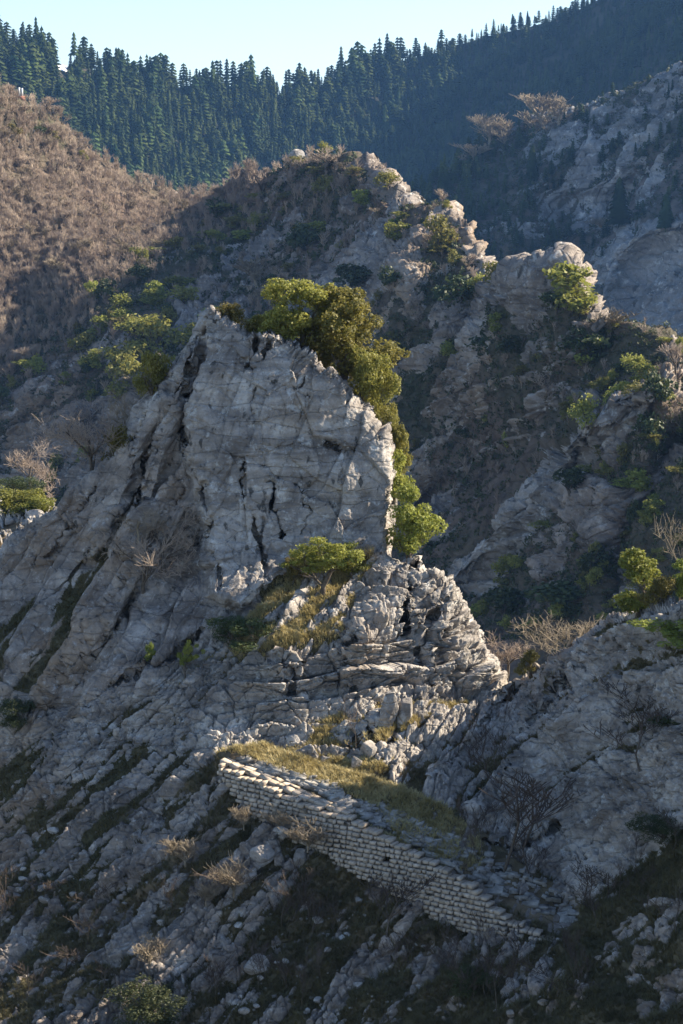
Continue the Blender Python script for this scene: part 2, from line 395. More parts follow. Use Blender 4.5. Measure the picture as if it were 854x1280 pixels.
def feature_A(X, Y):
    f = np.zeros(X.shape)
    for pl, wd, dp in CRACKS:
        p = np.array(pl)
        m = (X > p[:, 0].min() - 25) & (X < p[:, 0].max() + 25) & (Y > p[:, 1].min() - 25) & (Y < p[:, 1].max() + 25)
        if not m.any(): continue
        q3 = np.stack([X[m], Y[m], X[m] * 0 + wd * 31], 1); jx = vnoise(q3 / 9, 1) * 4.5 + vnoise(q3 / 3.1, 2) * 1.6; jy = vnoise(q3 / 8, 3) * 4 + vnoise(q3 / 3.3, 4) * 1.5
        d, _, _ = seg_dist(X[m] + jx, Y[m] + jy, pl)
        wv = wd * .78 * (.75 + .9 * vnoise(q3 / 16, 6)); dpv = np.clip(1.1 + 1.4 * vnoise(q3 / 24, 7), .55, 1.5)
        f[m] += dp * dpv * np.exp(-(d / np.maximum(wv, .8)) ** 2)
    f -= 1.1 * pmask(X, Y, [(262, 380), (290, 380), (520, 400), (520, 690), (430, 700), (350, 720), (300, 760), (262, 745), (262, 690), (244, 600), (228, 545), (236, 505), (250, 462), (258, 420)], 7)
    f -= .9 * pmask(X, Y, [(236, 425), (250, 430), (230, 490), (218, 540), (200, 600), (170, 690), (150, 690), (178, 600), (205, 520)], 6)
    f -= .7 * pmask(X, Y, [(205, 490), (214, 500), (180, 560), (150, 640), (118, 700), (100, 700), (140, 620), (170, 550)], 6)
    f += .8 * pmask(X, Y, [(262, 655), (250, 700), (200, 760), (140, 830), (60, 900), (40, 890), (120, 800), (190, 710), (236, 640)], 8)
    return f
A = Sheet(axis(-260, -6, 860, 1100, 1.0, 4.0), axis(376, 376, 1292, 1460, 1.0, 4.0), SIL_A, CT_A, c=7, edge=(9, 1.1), back=(.12, 30, 16), feature=feature_A)
X, Y = A.PX, A.PY
R_mass = pmask(X, Y, [(-300, 850), (0, 680), (130, 570), (250, 370), (290, 395), (440, 470), (500, 560), (500, 690), (440, 690), (370, 705), (320, 745), (250, 800), (190, 850), (120, 885), (60, 900), (-20, 940), (-300, 1010)], 26)
R_face = R_mass * pmask(X, Y, [(250, 370), (500, 400), (520, 700), (330, 760), (270, 790), (235, 700), (240, 600), (232, 500)], 24)
R_ledge = pmask(X, Y, [(310, 770), (345, 725), (370, 700), (410, 690), (470, 685), (478, 700), (455, 735), (440, 775), (420, 798), (380, 812), (335, 812), (300, 815), (240, 850), (212, 862), (230, 830), (285, 800)], 12)
R_out = pmask(X, Y, [(440, 745), (470, 700), (500, 680), (570, 700), (650, 850), (600, 868), (500, 872), (430, 885), (340, 915), (250, 940), (230, 900), (300, 835), (340, 818), (400, 812), (432, 790)], 12)
R_right = pmask(X, Y, [(500, 885), (640, 850), (760, 770), (1150, 660), (1150, 1100), (860, 1130), (740, 1130), (640, 1060), (560, 1010), (500, 985)], 18)
R_bench = pmask(X, Y, [(270, 940), (330, 930), (370, 945), (420, 962), (470, 975), (500, 985), (560, 1015), (600, 1050), (600, 1085), (560, 1092), (430, 1014), (350, 980), (290, 955)], 8)
R_path = pmask(X, Y, [(460, 1000), (520, 1005), (580, 1020), (650, 1075), (730, 1135), (720, 1165), (690, 1160), (560, 1094), (430, 1014)], 10)
R_rub = pmask(X, Y, [(355, 920), (380, 900), (480, 872), (560, 868), (600, 866), (560, 890), (525, 895), (520, 925), (480, 965), (440, 970), (400, 955), (360, 940)], 10)
R_gul = pmask(X, Y, [(-40, 900), (-20, 800), (50, 745), (100, 690), (165, 665), (175, 690), (120, 740), (80, 800), (40, 850), (20, 905)], 16)
V, N = A.V, A.N
FL, FRR, FO, FF, FK = frame(42, 0), frame(37, 0), frame(8, -8), frame(80, 0), frame(57, 0)
base = fbm(V, 6.0, 4, 3) * .5 + fbm(V, 1.6, 4, 9) * .16
fine = fbm(V, .45, 4, 21, gain=.6) * (.05 + .08 * smooth(fbm(V, 5, 2, 27) * 2 + .4)) * (1 - .6 * R_mass) - .05 * np.maximum(fbm(V, .5, 3, 23, ridged=True), 0) ** 2
def sub(mask, fn):
    out = np.zeros(len(V)); m = mask > .01
    h = fn(V[m]); out[m] = h[0] if isinstance(h, tuple) else h; return out
R_or = np.maximum(R_out, R_rub)
hs = blocks(V, frame(30, 0), (.34, .24, .13), .12, 41, groove=.6, gw=.2, warp=0, tilt=.5)[0]
slope = strata(V, FL, 1.25, .50, 31, breakL=5, wamp=.2) + strata(V, FL, .46, .36, 33, breakL=2.2, groove=.8, wamp=.15) + blocks(V, FL, (1.7, .7, .30), .28, 37, groove=.8, gw=.14, tilt=.4, warp=.1)[0] + hs
right = sub(R_right, lambda p: strata(p, FRR, 1.5, .60, 51, breakL=6.0, wamp=.2) + strata(p, FRR, .48, .26, 53, breakL=2.0, groove=.8, wamp=.15) + blocks(p, FRR, (1.5, .6, .32), .22, 55, groove=.6, gw=.16, tilt=.5)[0]) + hs
outc = sub(R_or, lambda p: strata(p, FO, .85, .55, 61, breakL=2.2, wamp=1.0, saw=1.1) + strata(p, FO, .34, .16, 63, breakL=1.3, wamp=1.0) + blocks(p, frame(4), (1.7, 1.3, .9), .34, 65, groove=1.1, gw=.08, tilt=.35)[0]) + hs * .8
mass = sub(R_mass, lambda p: blocks(p, FF, (3.6, 2.5, 2.0), .26, 71, groove=.18, gw=.04, tilt=.9)[0] + strata(p, frame(-9), 2.6, .07, 76, breakL=5, groove=.25, wamp=1.0) + strata(p, frame(76), 2.9, .24, 79, breakL=9, groove=.25, wamp=1.0)) * R_face \
    + sub(R_mass, lambda p: strata(p, FK, 1.9, .60, 73, breakL=9, groove=.35, wamp=.8) + strata(p, FK, .6, .16, 78, breakL=3, groove=.5) + blocks(p, FK, (3.5, 2, .6), .22, 74, groove=.4, gw=.08, tilt=.7)[0]) * (1 - R_face) \
    + sub(R_mass, lambda p: blocks(p, frame(70, 0), (1.3, 1.0, .7), .08, 75, groove=.4, gw=.04)[0] * (.3 + smooth(fbm(p, 4, 2, 81) * 2 + .5))) + hs * .15
dsil, _, _ = seg_dist(X, Y, [p for p in SIL_A if 240 < p[0] < 660])
calm = 1 - .5 * (1 - smooth(dsil / 14))
outc = outc * calm; mass = mass * calm
rock = slope * (1 - R_right) + right * R_right
rock = rock * (1 - R_or) + outc * R_or
rock = rock * (1 - R_mass) + mass * R_mass
# soil level per region: how high the turf stands between the rocks
low = smooth((Y - 930) / 260) * (1 - R_right)
lvl = -.22 + .12 * low + .08 * low * smooth((X - 250) / 200) + .20 * fbm(V, 3.5, 3, 91) + .12 * smooth((X - 330) / 150) * low + low * (.55 * fbm(V @ FL.T / np.array([2.6, 1.2, .8]) @ FL, 1.0, 3, 92) + .06)
lvl = lvl * (1 - R_right) + (-.30 + .30 * fbm(V @ FRR.T / np.array([2.4, 1.2, .8]) @ FRR, 2.0, 3, 93) + .18 * smooth((Y - 1010) / 90) * smooth((X - 600) / 80)) * R_right
lvl = lvl * (1 - R_mass) + (-1.6) * R_mass
lvl = lvl * (1 - R_out) + (-1.3) * R_out
lvl = lvl * (1 - R_rub) + (-.12 + .15 * fbm(V, 1.2, 2, 95)) * R_rub
lvl = np.where(R_gul > .15, np.maximum(lvl, R_gul * .35 - .40 + .3 * fbm(V, 1.6, 3, 96)), lvl)
lvl = lvl * (1 - R_ledge) + (.02 + .30 * fbm(V, 1.2, 3, 97)) * R_ledge
lvl = lvl * (1 - R_bench) + .42 * R_bench
lvl = lvl * (1 - R_path) + .02 * R_path
up = np.clip(N[:, 2], 0, 1)
gh = lvl + fbm(V, .5, 3, 99) * .05
gh = np.where(lvl > -.5, gh, -9)
A.soil = smooth((gh - rock) / .06 * .5 + .5).astype(F32)
R_wall = pmask(X, Y, [(268, 940), (350, 968), (430, 1000), (560, 1082), (640, 1134), (715, 1160), (715, 1180), (600, 1160), (520, 1122), (430, 1078), (350, 1036), (300, 994), (268, 965)], 8)
# keep benches flat
damp = 1 - .85 * np.maximum(R_bench, R_path)
A.V = V + N * (1 - R_wall)[:, None] * ((base * damp + np.maximum(rock, gh) * (1 - .6 * np.maximum(R_bench, R_path)) + fine * (1 - A.soil) + A.soil * fbm(V, .25, 2, 77) * .03))[:, None]
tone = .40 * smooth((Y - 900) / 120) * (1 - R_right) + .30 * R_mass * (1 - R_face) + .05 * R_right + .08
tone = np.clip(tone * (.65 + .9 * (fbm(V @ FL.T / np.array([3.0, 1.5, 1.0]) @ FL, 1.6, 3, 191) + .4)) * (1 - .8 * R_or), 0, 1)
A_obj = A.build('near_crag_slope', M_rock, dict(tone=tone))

# ---- spur with boulders left behind the crag
SIL_S = [(-260, 560), (-80, 606), (-20, 628), (0, 634), (30, 638), (55, 642), (90, 660), (150, 700), (260, 760)]
CT_S = [(-260, 560, 150), (0, 634, 132), (55, 642, 130), (260, 760, 126), (0, 690, 122), (60, 700, 120), (200, 900, 105), (-260, 760, 122), (0, 900, 100), (-260, 950, 100)]
S = Sheet(axis(-260, -4, 100, 260, 1.3, 4), axis(550, 600, 720, 900, 1.3, 6), SIL_S, CT_S, edge=(6, .8), back=(.2, 40, 10))
V, N = S.V, S.N
h1, _ = blocks(V, frame(25, 10), (1.5, 1.5, .9), .9, 111, groove=.9, gw=.15); h2, _ = blocks(V, frame(25, 10), (.6, .6, .4), .35, 113, groove=.8, gw=.2)
rk = h1 + h2; gh = -.25 + .3 * fbm(V, 3, 3, 115)
S.soil = smooth((gh - rk) / .1 * .5 + .5).astype(F32); S.V = V + N * (fbm(V, 6, 3, 117) * .8 + np.maximum(rk, gh))[:, None]
S.build('boulder_spur', M_rock)

# ---- middle ridge (brown wooded hillside on the left, cliffs on the right)
SIL_B = [(-320, -20), (-150, 40), (0, 112), (28, 128), (62, 152), (100, 186), (132, 208), (170, 229), (215, 243), (245, 246), (268, 244), (300, 226), (332, 212), (370, 204), (400, 206), (430, 202), (455, 208), (472, 212),
         (486, 232), (500, 244), (508, 256), (530, 268), (552, 266), (570, 274), (588, 282), (594, 300), (600, 318), (608, 326), (612, 346), (625, 352), (645, 350), (668, 346), (690, 340), (706, 334), (722, 342),
         (734, 362), (748, 380), (764, 402), (790, 408), (820, 416), (854, 428), (920, 440), (1150, 500)]
CT_B = [(-320, -20, 560), (0, 112, 600), (62, 152, 620), (132, 208, 640), (215, 243, 655), (268, 244, 640), (330, 212, 590), (400, 205, 560), (470, 212, 520), (508, 256, 490), (590, 285, 440), (612, 350, 410),
        (0, 250, 570), (100, 300, 565), (180, 300, 585), (60, 400, 530), (0, 470, 505), (0, 600, 470), (-320, 300, 500), (-320, 600, 430), (100, 470, 480), (200, 380, 500), (160, 420, 480), (260, 330, 530), (200, 500, 455), (60, 560, 465),
        (330, 330, 515), (400, 330, 490), (470, 330, 455), (540, 340, 430), (520, 450, 410), (560, 420, 400), (520, 560, 395), (560, 620, 372), (600, 750, 330), (560, 760, 335),
        (650, 350, 372), (706, 336, 350), (764, 402, 335), (854, 428, 325), (1150, 500, 300), (640, 450, 362), (700, 430, 338), (780, 470, 318), (854, 520, 300),
        (650, 560, 350), (600, 560, 375), (700, 560, 325), (760, 540, 308), (820, 500, 303), (600, 660, 346), (660, 640, 325), (700, 700, 306), (760, 640, 298), (820, 640, 285), (854, 700, 275), (700, 800, 290), (854, 820, 262),
        (1150, 800, 240), (427, 900, 300), (854, 900, 250), (300, 800, 380), (0, 800, 400), (-320, 900, 360)]
def feature_B(X, Y):
    f = np.zeros(X.shape)
    # light slab rib climbing to the right
    d, qx, _ = seg_dist(X, Y, [(560, 720), (640, 610), (700, 545), (760, 500), (815, 485)]); f -= 11 * np.exp(-(d / 24) ** 2)
    d, _, _ = seg_dist(X, Y, [(540, 620), (600, 590), (660, 560), (720, 480), (770, 430)]); f += 7 * np.exp(-(d / 22) ** 2)
    d, _, _ = seg_dist(X, Y, [(0, 520), (60, 470), (130, 430), (200, 390)]); f -= 8 * np.exp(-(d / 22) ** 2)
    d, _, _ = seg_dist(X, Y, [(470, 215), (520, 300), (500, 400), (450, 480)]); f -= 8 * np.exp(-(d / 26) ** 2)
    d, _, _ = seg_dist(X, Y, [(600, 340), (560, 400), (530, 470)]); f -= 6 * np.exp(-(d / 18) ** 2)
    d, _, _ = seg_dist(X, Y, [(850, 560), (800, 660), (780, 760)]); f += 10 * np.exp(-(d / 25) ** 2)
    return f
B = Sheet(axis(-320, -6, 860, 1150, 1.25, 6.0), axis(-20, 100, 800, 900, 1.25, 6.0), SIL_B, CT_B, c=14, edge=(8, 5), back=(1.2, 260, 12), drop=.7, feature=feature_B)
X, Y = B.PX, B.PY; V, N = B.V, B.N
W_wood = pmask(X, Y, [(-400, -60), (0, 100), (215, 235), (300, 215), (330, 240), (250, 300), (160, 400), (0, 490), (-400, 620)], 40)
W_gul = pmask(X, Y, [(540, 640), (560, 590), (640, 560), (720, 500), (740, 520), (650, 600), (600, 660), (560, 700), (530, 690)], 18)
W_scr = pmask(X, Y, [(520, 740), (600, 700), (640, 780), (700, 760), (760, 700), (854, 560), (1150, 560), (1150, 900), (500, 900)], 25)
W_top = smooth(1 - (Y - np.interp(X, [p[0] for p in SIL_B], [p[1] for p in SIL_B])) / 110)
FB = frame(42, 0)
rk = strata(V, FB, 9, 3.0, 131, warpL=60, wamp=1.0, breakL=24) + strata(V, FB, 3.0, 1.5, 133, warpL=30, wamp=.6, breakL=9) \
    + strata(V, FB, 1.1, .6, 134, warpL=12, wamp=.3, breakL=3, groove=.7) + blocks(V, FB, (6, 5, 2.4), 1.3, 135, groove=.6, gw=.16, tilt=.5)[0] + blocks(V, frame(50, 0), (2.0, 1.6, 1.0), .5, 137, groove=.6, gw=.2, warp=0, tilt=.5)[0]
rib = pmask(X, Y, [(548, 735), (560, 700), (640, 600), (700, 540), (760, 490), (815, 475), (822, 505), (760, 545), (700, 600), (640, 680), (600, 735)], 10)
rib2 = pmask(X, Y, [(568, 262), (592, 278), (604, 300), (616, 350), (598, 345), (580, 305)], 8) + .5 * pmask(X, Y, [(708, 330), (725, 340), (770, 400), (750, 408), (728, 375)], 7) + pmask(X, Y, [(455, 205), (475, 205), (492, 232), (512, 262), (492, 262), (470, 235)], 7)
rib2 = np.clip(rib2, 0, 1)
gh = -.30 + 2.0 * fbm(V, 26, 4, 141) + 3.4 * W_wood + 1.0 * W_gul + 1.2 * W_scr + .9 * W_top * (X < 640) - 7 * rib - 4.5 * rib2 + 1.6 * fbm(V, 5, 4, 143)
gh = gh - 1.4 * pmask(X, Y, [(0, 560), (0, 480), (150, 390), (215, 420), (130, 560), (60, 600)], 30)
B.soil = smooth((gh - rk) / .8 * .5 + .5).astype(F32)
B.V = V + N * (fbm(V, 70, 4, 145) * 7 * (1 - .3 * W_wood) + np.maximum(rk, gh) * (1 - .5 * W_wood) + fbm(V, 1.4, 3, 147) * .4)[:, None]
B.build('middle_ridge', M_rockB, dict(tone=np.clip(.40 + .5 * fbm(V, 30, 3, 193) - rib, 0, 1)))

# ---- far rocky mountain on the right
SIL_C = [(300, 420), (420, 330), (470, 285), (500, 262), (530, 236), (560, 214), (590, 190), (620, 170), (660, 155), (700, 142), (740, 134), (780, 118), (820, 102), (854, 86), (930, 50), (1150, -40)]
CT_C = [(300, 420, 1000), (500, 262, 1150), (590, 190, 1180), (700, 142, 1180), (780, 118, 1160), (854, 86, 1130), (1150, -40, 1020), (600, 260, 1120), (560, 330, 1080), (700, 250, 1105), (700, 350, 1050), (780, 200, 1100),
        (854, 200, 1050), (780, 300, 1040), (854, 300, 985), (854, 420, 930), (740, 420, 1000), (1150, 300, 860), (500, 450, 1000), (700, 520, 950), (1150, 500, 780), (300, 520, 940)]
def feature_C(X, Y):
    f = 0 * X
    for pl, a, wd in (([(854, 270), (800, 285), (760, 320), (740, 400)], -28, 22), ([(700, 260), (760, 250), (854, 190)], 16, 18), ([(720, 180), (660, 230), (640, 300)], -18, 22), ([(780, 240), (740, 290), (690, 330)], 14, 16)):
        d, _, _ = seg_dist(X, Y, pl); f += a * np.exp(-(d / wd) ** 2)
    return f
Cs = Sheet(axis(300, 440, 860, 1150, 1.4, 7.0), axis(-40, 84, 430, 520, 1.4, 7), SIL_C, CT_C, c=14, edge=(6, 8), back=(3, 500, 10), drop=.6, feature=feature_C)
X, Y = Cs.PX, Cs.PY; V, N = Cs.V, Cs.N
FC = frame(38, 0)
rk = strata(V, FC, 18, 3.5, 151, warpL=150, wamp=1.2, breakL=40) + strata(V, FC, 6, 2.2, 153, warpL=70, wamp=.8, breakL=14) + blocks(V, FC, (9, 8, 5), 1.8, 155, groove=.6, gw=.2, tilt=.6)[0] + fbm(V, 4, 3, 156) * 1.6
gh = .2 + 5 * fbm(V, 60, 4, 157) + 3 * fbm(V, 14, 3, 159) + 5 * pmask(X, Y, [(420, 330), (500, 262), (600, 190), (640, 220), (600, 330), (520, 420), (420, 420)], 40) - 7 * pmask(X, Y, [(770, 280), (854, 260), (900, 420), (735, 410), (745, 330)], 14)
Cs.soil = smooth((gh - rk) / 2 * .5 + .5).astype(F32)
Cs.V = V + N * (fbm(V, 180, 4, 161) * 14 + np.maximum(rk, gh))[:, None]
Cs.build('far_rocky_mountain', M_rockC)

# ---- fir mountain at the back
SIL_D = [(-320, 40), (-100, 60), (0, 70), (40, 72), (62, 90), (88, 96), (110, 92), (150, 94), (200, 104), (260, 108), (300, 116), (360, 112), (427, 108), (500, 92), (560, 80), (600, 66), (650, 46), (700, 22), (760, -20), (854, -80), (1000, -160), (1300, -260)]
CT_D = [(-320, 40, 1500), (0, 70, 1600), (110, 92, 1680), (200, 104, 1760), (300, 116, 1850), (427, 108, 1960), (500, 92, 2030), (600, 66, 2040), (700, 22, 2000), (854, -80, 1920), (1300, -260, 1750),
        (0, 250, 1400), (200, 260, 1560), (300, 260, 1650), (400, 260, 1740), (500, 300, 1760), (600, 200, 1780), (700, 150, 1700), (854, 80, 1600), (1300, 0, 1450), (-320, 260, 1250), (427, 180, 1850), (500, 180, 1880), (427, 420, 1600), (0, 420, 1250), (854, 420, 1250), (1300, 420, 1200)]
D = Sheet(axis(-320, -10, 864, 1300, 4, 14), axis(-262, -60, 300, 420, 4, 20), SIL_D, CT_D, c=20, edge=(10, 10), back=(6, 1500, 10), drop=.4)
V, N = D.V, D.N
D.soil = np.ones(len(V), F32); D.V = V + N * (fbm(V, 300, 4, 171) * 26 + fbm(V, 40, 3, 173) * 4)[:, None]
M_duff = plain('forest_floor', (.03, .032, .02), (.07, .06, .04), .03)
D.build('fir_mountain', M_duff)

# ---- valley ground out to the horizon
gx = np.array([-9000, -3000, -1200, -500, -200, 0, 200, 500, 1200, 3000, 9000.]); gy = np.array([-3000, -600, -100, 40, 120, 300, 600, 1200, 2400, 5000, 14000.])
GX, GY = np.meshgrid(gx, gy); GZ = np.full(GX.shape, -170.0) + 12 * np.sin(GX * .004) * np.cos(GY * .003)
n = len(gx); ii = np.arange(n * len(gy)).reshape(len(gy), n)
fq = np.stack([ii[:-1, :-1].ravel(), ii[:-1, 1:].ravel(), ii[1:, 1:].ravel(), ii[1:, :-1].ravel()], 1)
me = mesh_np('valley_ground', np.stack([GX.ravel(), GY.ravel(), GZ.ravel()], 1), fq, True); me.materials.append(plain('valley_floor', (.05, .05, .03), (.12, .1, .06), .02))
go = bpy.data.objects.new('valley_ground', me); col.objects.link(go); go['kind'] = 'structure'
#@@OBJECTS@@
# ================================================================ builders
def tagit(o, label=None, cat=None, group=None, kind=None):
    if label: o['label'] = label
    if cat: o['category'] = cat
    if group: o['group'] = group
    if kind: o['kind'] = kind
    return o
def link(name, me, parent=None):
    o = bpy.data.objects.new(name, me); col.objects.link(o); o.parent = parent; return o
def root(name, loc, label, cat, group=None, rz=0, scale=1, rx=0, ry=0):
    o = bpy.data.objects.new(name, None); col.objects.link(o); o.empty_display_size = .2
    o.location = loc; o.rotation_euler = (rx, ry, rz); o.scale = scale if hasattr(scale, '__len__') else (scale,) * 3
    return tagit(o, label, cat, group)
def leafcloud(blobs, n, size, rg, shell=(.62, 1.06), asp=.6, out=.7):
    """many leaf-sized faces through the volume of several lobes; blobs = (centre, radii)"""
    B_ = np.array([list(c) + list(r) for c, r in blobs], float)
    wgt = (B_[:, 3] * B_[:, 4] * B_[:, 5]) ** .67; k = rg.choice(len(B_), n, p=wgt / wgt.sum())
    d = rg.normal(size=(n, 3)); d /= np.linalg.norm(d, axis=1, keepdims=True)
    lump = 1 + .22 * vnoise(d * 2.6 + k[:, None] * 7.3, 3) + .12 * vnoise(d * 6.5 + k[:, None] * 3.1, 5)
    r = (shell[0] + (shell[1] - shell[0]) * rg.random(n) ** .6) * lump
    c = B_[k, :3] + d * B_[k, 3:] * r[:, None]
    keep = c[:, 2] > .02; c = c[keep]; d = d[keep]; n = len(c)
    # holes between leaf sprays
    hole = vnoise(c * 7.0 / max(.3, B_[:, 3:].max()), 9) > -.28 + .25 * rg.random(n) - .12
    c = c[hole]; d = d[hole]; n = len(c)
    nn = d * out + rg.normal(size=(n, 3)) * .6; nn[:, 2] += .25; nn /= np.linalg.norm(nn, axis=1, keepdims=True)
    a = np.cross(nn, rg.normal(size=(n, 3))); a /= np.linalg.norm(a, axis=1, keepdims=True); b = np.cross(nn, a)
    s = (size * (.6 + .8 * rg.random(n)))[:, None]
    V = np.stack([c + a * s, c + b * s * asp, c - a * s, c - b * s * asp], 1).reshape(-1, 3)
    return V, np.arange(n * 4).reshape(n, 4)
def tubes(segs, sides=3):
    """segs: (p0, p1, r0, r1) rows"""
    S_ = np.array([[*a, *b, r0, r1] for a, b, r0, r1 in segs], float)
    p0, p1 = S_[:, :3], S_[:, 3:6]; d = p1 - p0; d /= np.maximum(np.linalg.norm(d, axis=1, keepdims=True), 1e-9)
    ref = np.where(np.abs(d[:, 2:3]) > .9, [[1., 0, 0]], [[0, 0, 1.]]); u = np.cross(d, ref); u /= np.linalg.norm(u, axis=1, keepdims=True); v = np.cross(d, u)
    V = []
    for e, (p, r) in enumerate(((p0, S_[:, 6]), (p1, S_[:, 7]))):
        for k in range(sides):
            an = 2 * math.pi * k / sides; V.append(p + (u * math.cos(an) + v * math.sin(an)) * r[:, None])
    V = np.stack(V, 1); n = len(S_); o = (np.arange(n) * 2 * sides)[:, None]
    F = [np.stack([o[:, 0] + k, o[:, 0] + (k + 1) % sides, o[:, 0] + sides + (k + 1) % sides, o[:, 0] + sides + k], 1) for k in range(sides)]
    return V.reshape(-1, 3), np.concatenate(F)
def branching(rg, h=1.0, r=.03, levels=4, kids=(3, 4, 4, 3), spread=.6, upw=.25, lenf=.62, trunk=.35, nseg=3, lean=(0, 0), rmin=.002, crook=.16):
    segs = []; tips = []
    def grow(p, d, L, r0, lv):
        n = nseg; q = p.copy(); rr = r0
        pts = [q.copy()]
        for i in range(n):
            d = d + rg.normal(size=3) * crook + np.array([0, 0, upw * .3]); d /= np.linalg.norm(d)
            q2 = q + d * L / n; r1 = max(rr * .82, rmin); segs.append((q, q2, rr, r1)); q, rr = q2, r1; pts.append(q.copy())
        if lv >= levels: tips.append(q); return
        for k in range(kids[min(lv, len(kids) - 1)]):
            t = .35 + .65 * (k + rg.random()) / kids[min(lv, len(kids) - 1)]
            i = min(int(t * n), n); s = pts[i]
            e = rg.normal(size=3); e -= e.dot(d) * d; e /= np.linalg.norm(e)
            nd = d * (1 - spread) + e * spread + np.array([0, 0, upw]); nd /= np.linalg.norm(nd)
            grow(s, nd, L * lenf * (.8 + .5 * rg.random()), max(rr * .7, rmin), lv + 1)
    grow(np.zeros(3) - [0, 0, .03], np.array([lean[0], lean[1], 1.0]), h * trunk, r, 0)
    return segs, tips
LIB = {}
def addlib(key, trunk_vf, tm, crown_vf, cm):
    tme = mesh_np('trunk', *trunk_vf); tme.materials.append(tm)
    cme = mesh_np('crown', *crown_vf); cme.materials.append(cm)
    LIB.setdefault(key, []).append((tme, cme))
def blobset(rg, n, cx=.32, z0=.35, z1=.9, r=.22, top=1.0):
    out = []
    for _ in range(max(4, n // 2)):
        a = rg.random() * 6.28; q = rg.random() ** .5 * cx; z = z0 + (z1 - z0) * rg.random(); q *= 1 - .55 * max(0, (z - z0) / (z1 - z0)) ** 2 * top
        rr = r * (.65 + .6 * rg.random()); c = np.array([q * math.cos(a), q * math.sin(a), z]); out.append((tuple(c), (rr * .8, rr * .8, rr * .78)))
        for _k in range(7):
            d = rg.normal(size=3); d[2] = abs(d[2]) * .8 - .15; d /= np.linalg.norm(d); r2 = rr * (.28 + .26 * rg.random())
            out.append((tuple(c + d * rr * (.75 + .35 * rg.random()) * [1, 1, .85]), (r2, r2, r2 * .9)))
    return out
def oak(rg, key, n, leaf, mat, nb=14, **kw):
    sg, tips = branching(rg, 1.0, .045, 2, (4, 3), .55, .3, .6, .45)
    addlib(key, tubes(sg, 5), M_bark, leafcloud(blobset(rg, nb, **kw), n, leaf, rg), mat)
def mk(seed): return np.random.default_rng(seed)
for i in range(4): oak(mk(100 + i), 'oak_near', 30000, .0145, M_oak, nb=20, cx=.42, z0=.22, z1=.82, r=.2)
for i in range(3): oak(mk(120 + i), 'bush_near', 9000, .021, M_pine, nb=14, cx=.40, z0=.12, z1=.75, r=.24)
for i in range(2): oak(mk(130 + i), 'tall_near', 12000, .016, M_pine, nb=16, cx=.20, z0=.12, z1=.85, r=.17)
for i in range(2): oak(mk(140 + i), 'dark_near', 14000, .012, M_dark, nb=12, cx=.42, z0=.12, z1=.6, r=.22)
for i in range(2): oak(mk(150 + i), 'olive_near', 7000, .020, M_olive, nb=14, cx=.42, z0=.18, z1=.7, r=.22)
for i in range(4): oak(mk(160 + i), 'oak_far', 1300, .045, M_oak, nb=12, cx=.30, z0=.12, z1=.72, r=.27)
for i in range(3): oak(mk(170 + i), 'pine_far', 1300, .045, M_pine, nb=12, cx=.28, z0=.12, z1=.76, r=.25)
for i in range(4): oak(mk(180 + i), 'dark_far', 1000, .05, M_dark, nb=8, cx=.42, z0=.12, z1=.6, r=.25)
for i in range(2): oak(mk(190 + i), 'olive_far', 1100, .045, M_olive, nb=9, cx=.40, z0=.15, z1=.65, r=.24)
def bare(rg, key, mat, levels, kids, r=.028, rmin=.003, **kw):
    sg, tips = branching(rg, 1.0, r, levels, kids, rmin=rmin, **kw)
    k = max(3, len(sg) // 40); big = [s for s in sg if s[2] > rmin * 1.9]; small = [s for s in sg if s[2] <= rmin * 1.9]
    top = max(s[1][2] for s in sg); f = 1 / top
    sc_ = lambda S_: [(np.array(a) * f, np.array(b) * f, r0, r1) for a, b, r0, r1 in S_]
    addlib(key, tubes(sc_(big), 5), M_bark if mat is not M_twigpale else M_twigpale, tubes(sc_(small), 3), mat)
for i in range(3): bare(mk(200 + i), 'bare_near', M_twigpale, 4, (5, 4, 4, 5), spread=.6, upw=.2, rmin=.0022)
for i in range(2): bare(mk(210 + i), 'pink_near', M_twig, 4, (5, 4, 5, 5), spread=.6, upw=.22, trunk=.3, rmin=.0024)
for i in range(2): bare(mk(220 + i), 'brush_near', M_twigpale, 3, (14, 5, 5), r=.010, spread=.5, upw=.6, trunk=.3, rmin=.0024, crook=.1)
for i in range(3): bare(mk(230 + i), 'sapling_near', M_twigdark, 3, (6, 4, 3), r=.0042, spread=.42, upw=.5, trunk=.62, lenf=.45, rmin=.0015, crook=.08)
for i in range(4): bare(mk(240 + i), 'bare_far', M_twig, 4, (5, 4, 4, 3), r=.03, spread=.55, upw=.3, rmin=.0045, nseg=2)
for i in range(3): bare(mk(250 + i), 'pale_far', M_twigpale, 4, (5, 4, 4, 4), r=.025, spread=.5, upw=.5, trunk=.28, rmin=.0038, nseg=2)
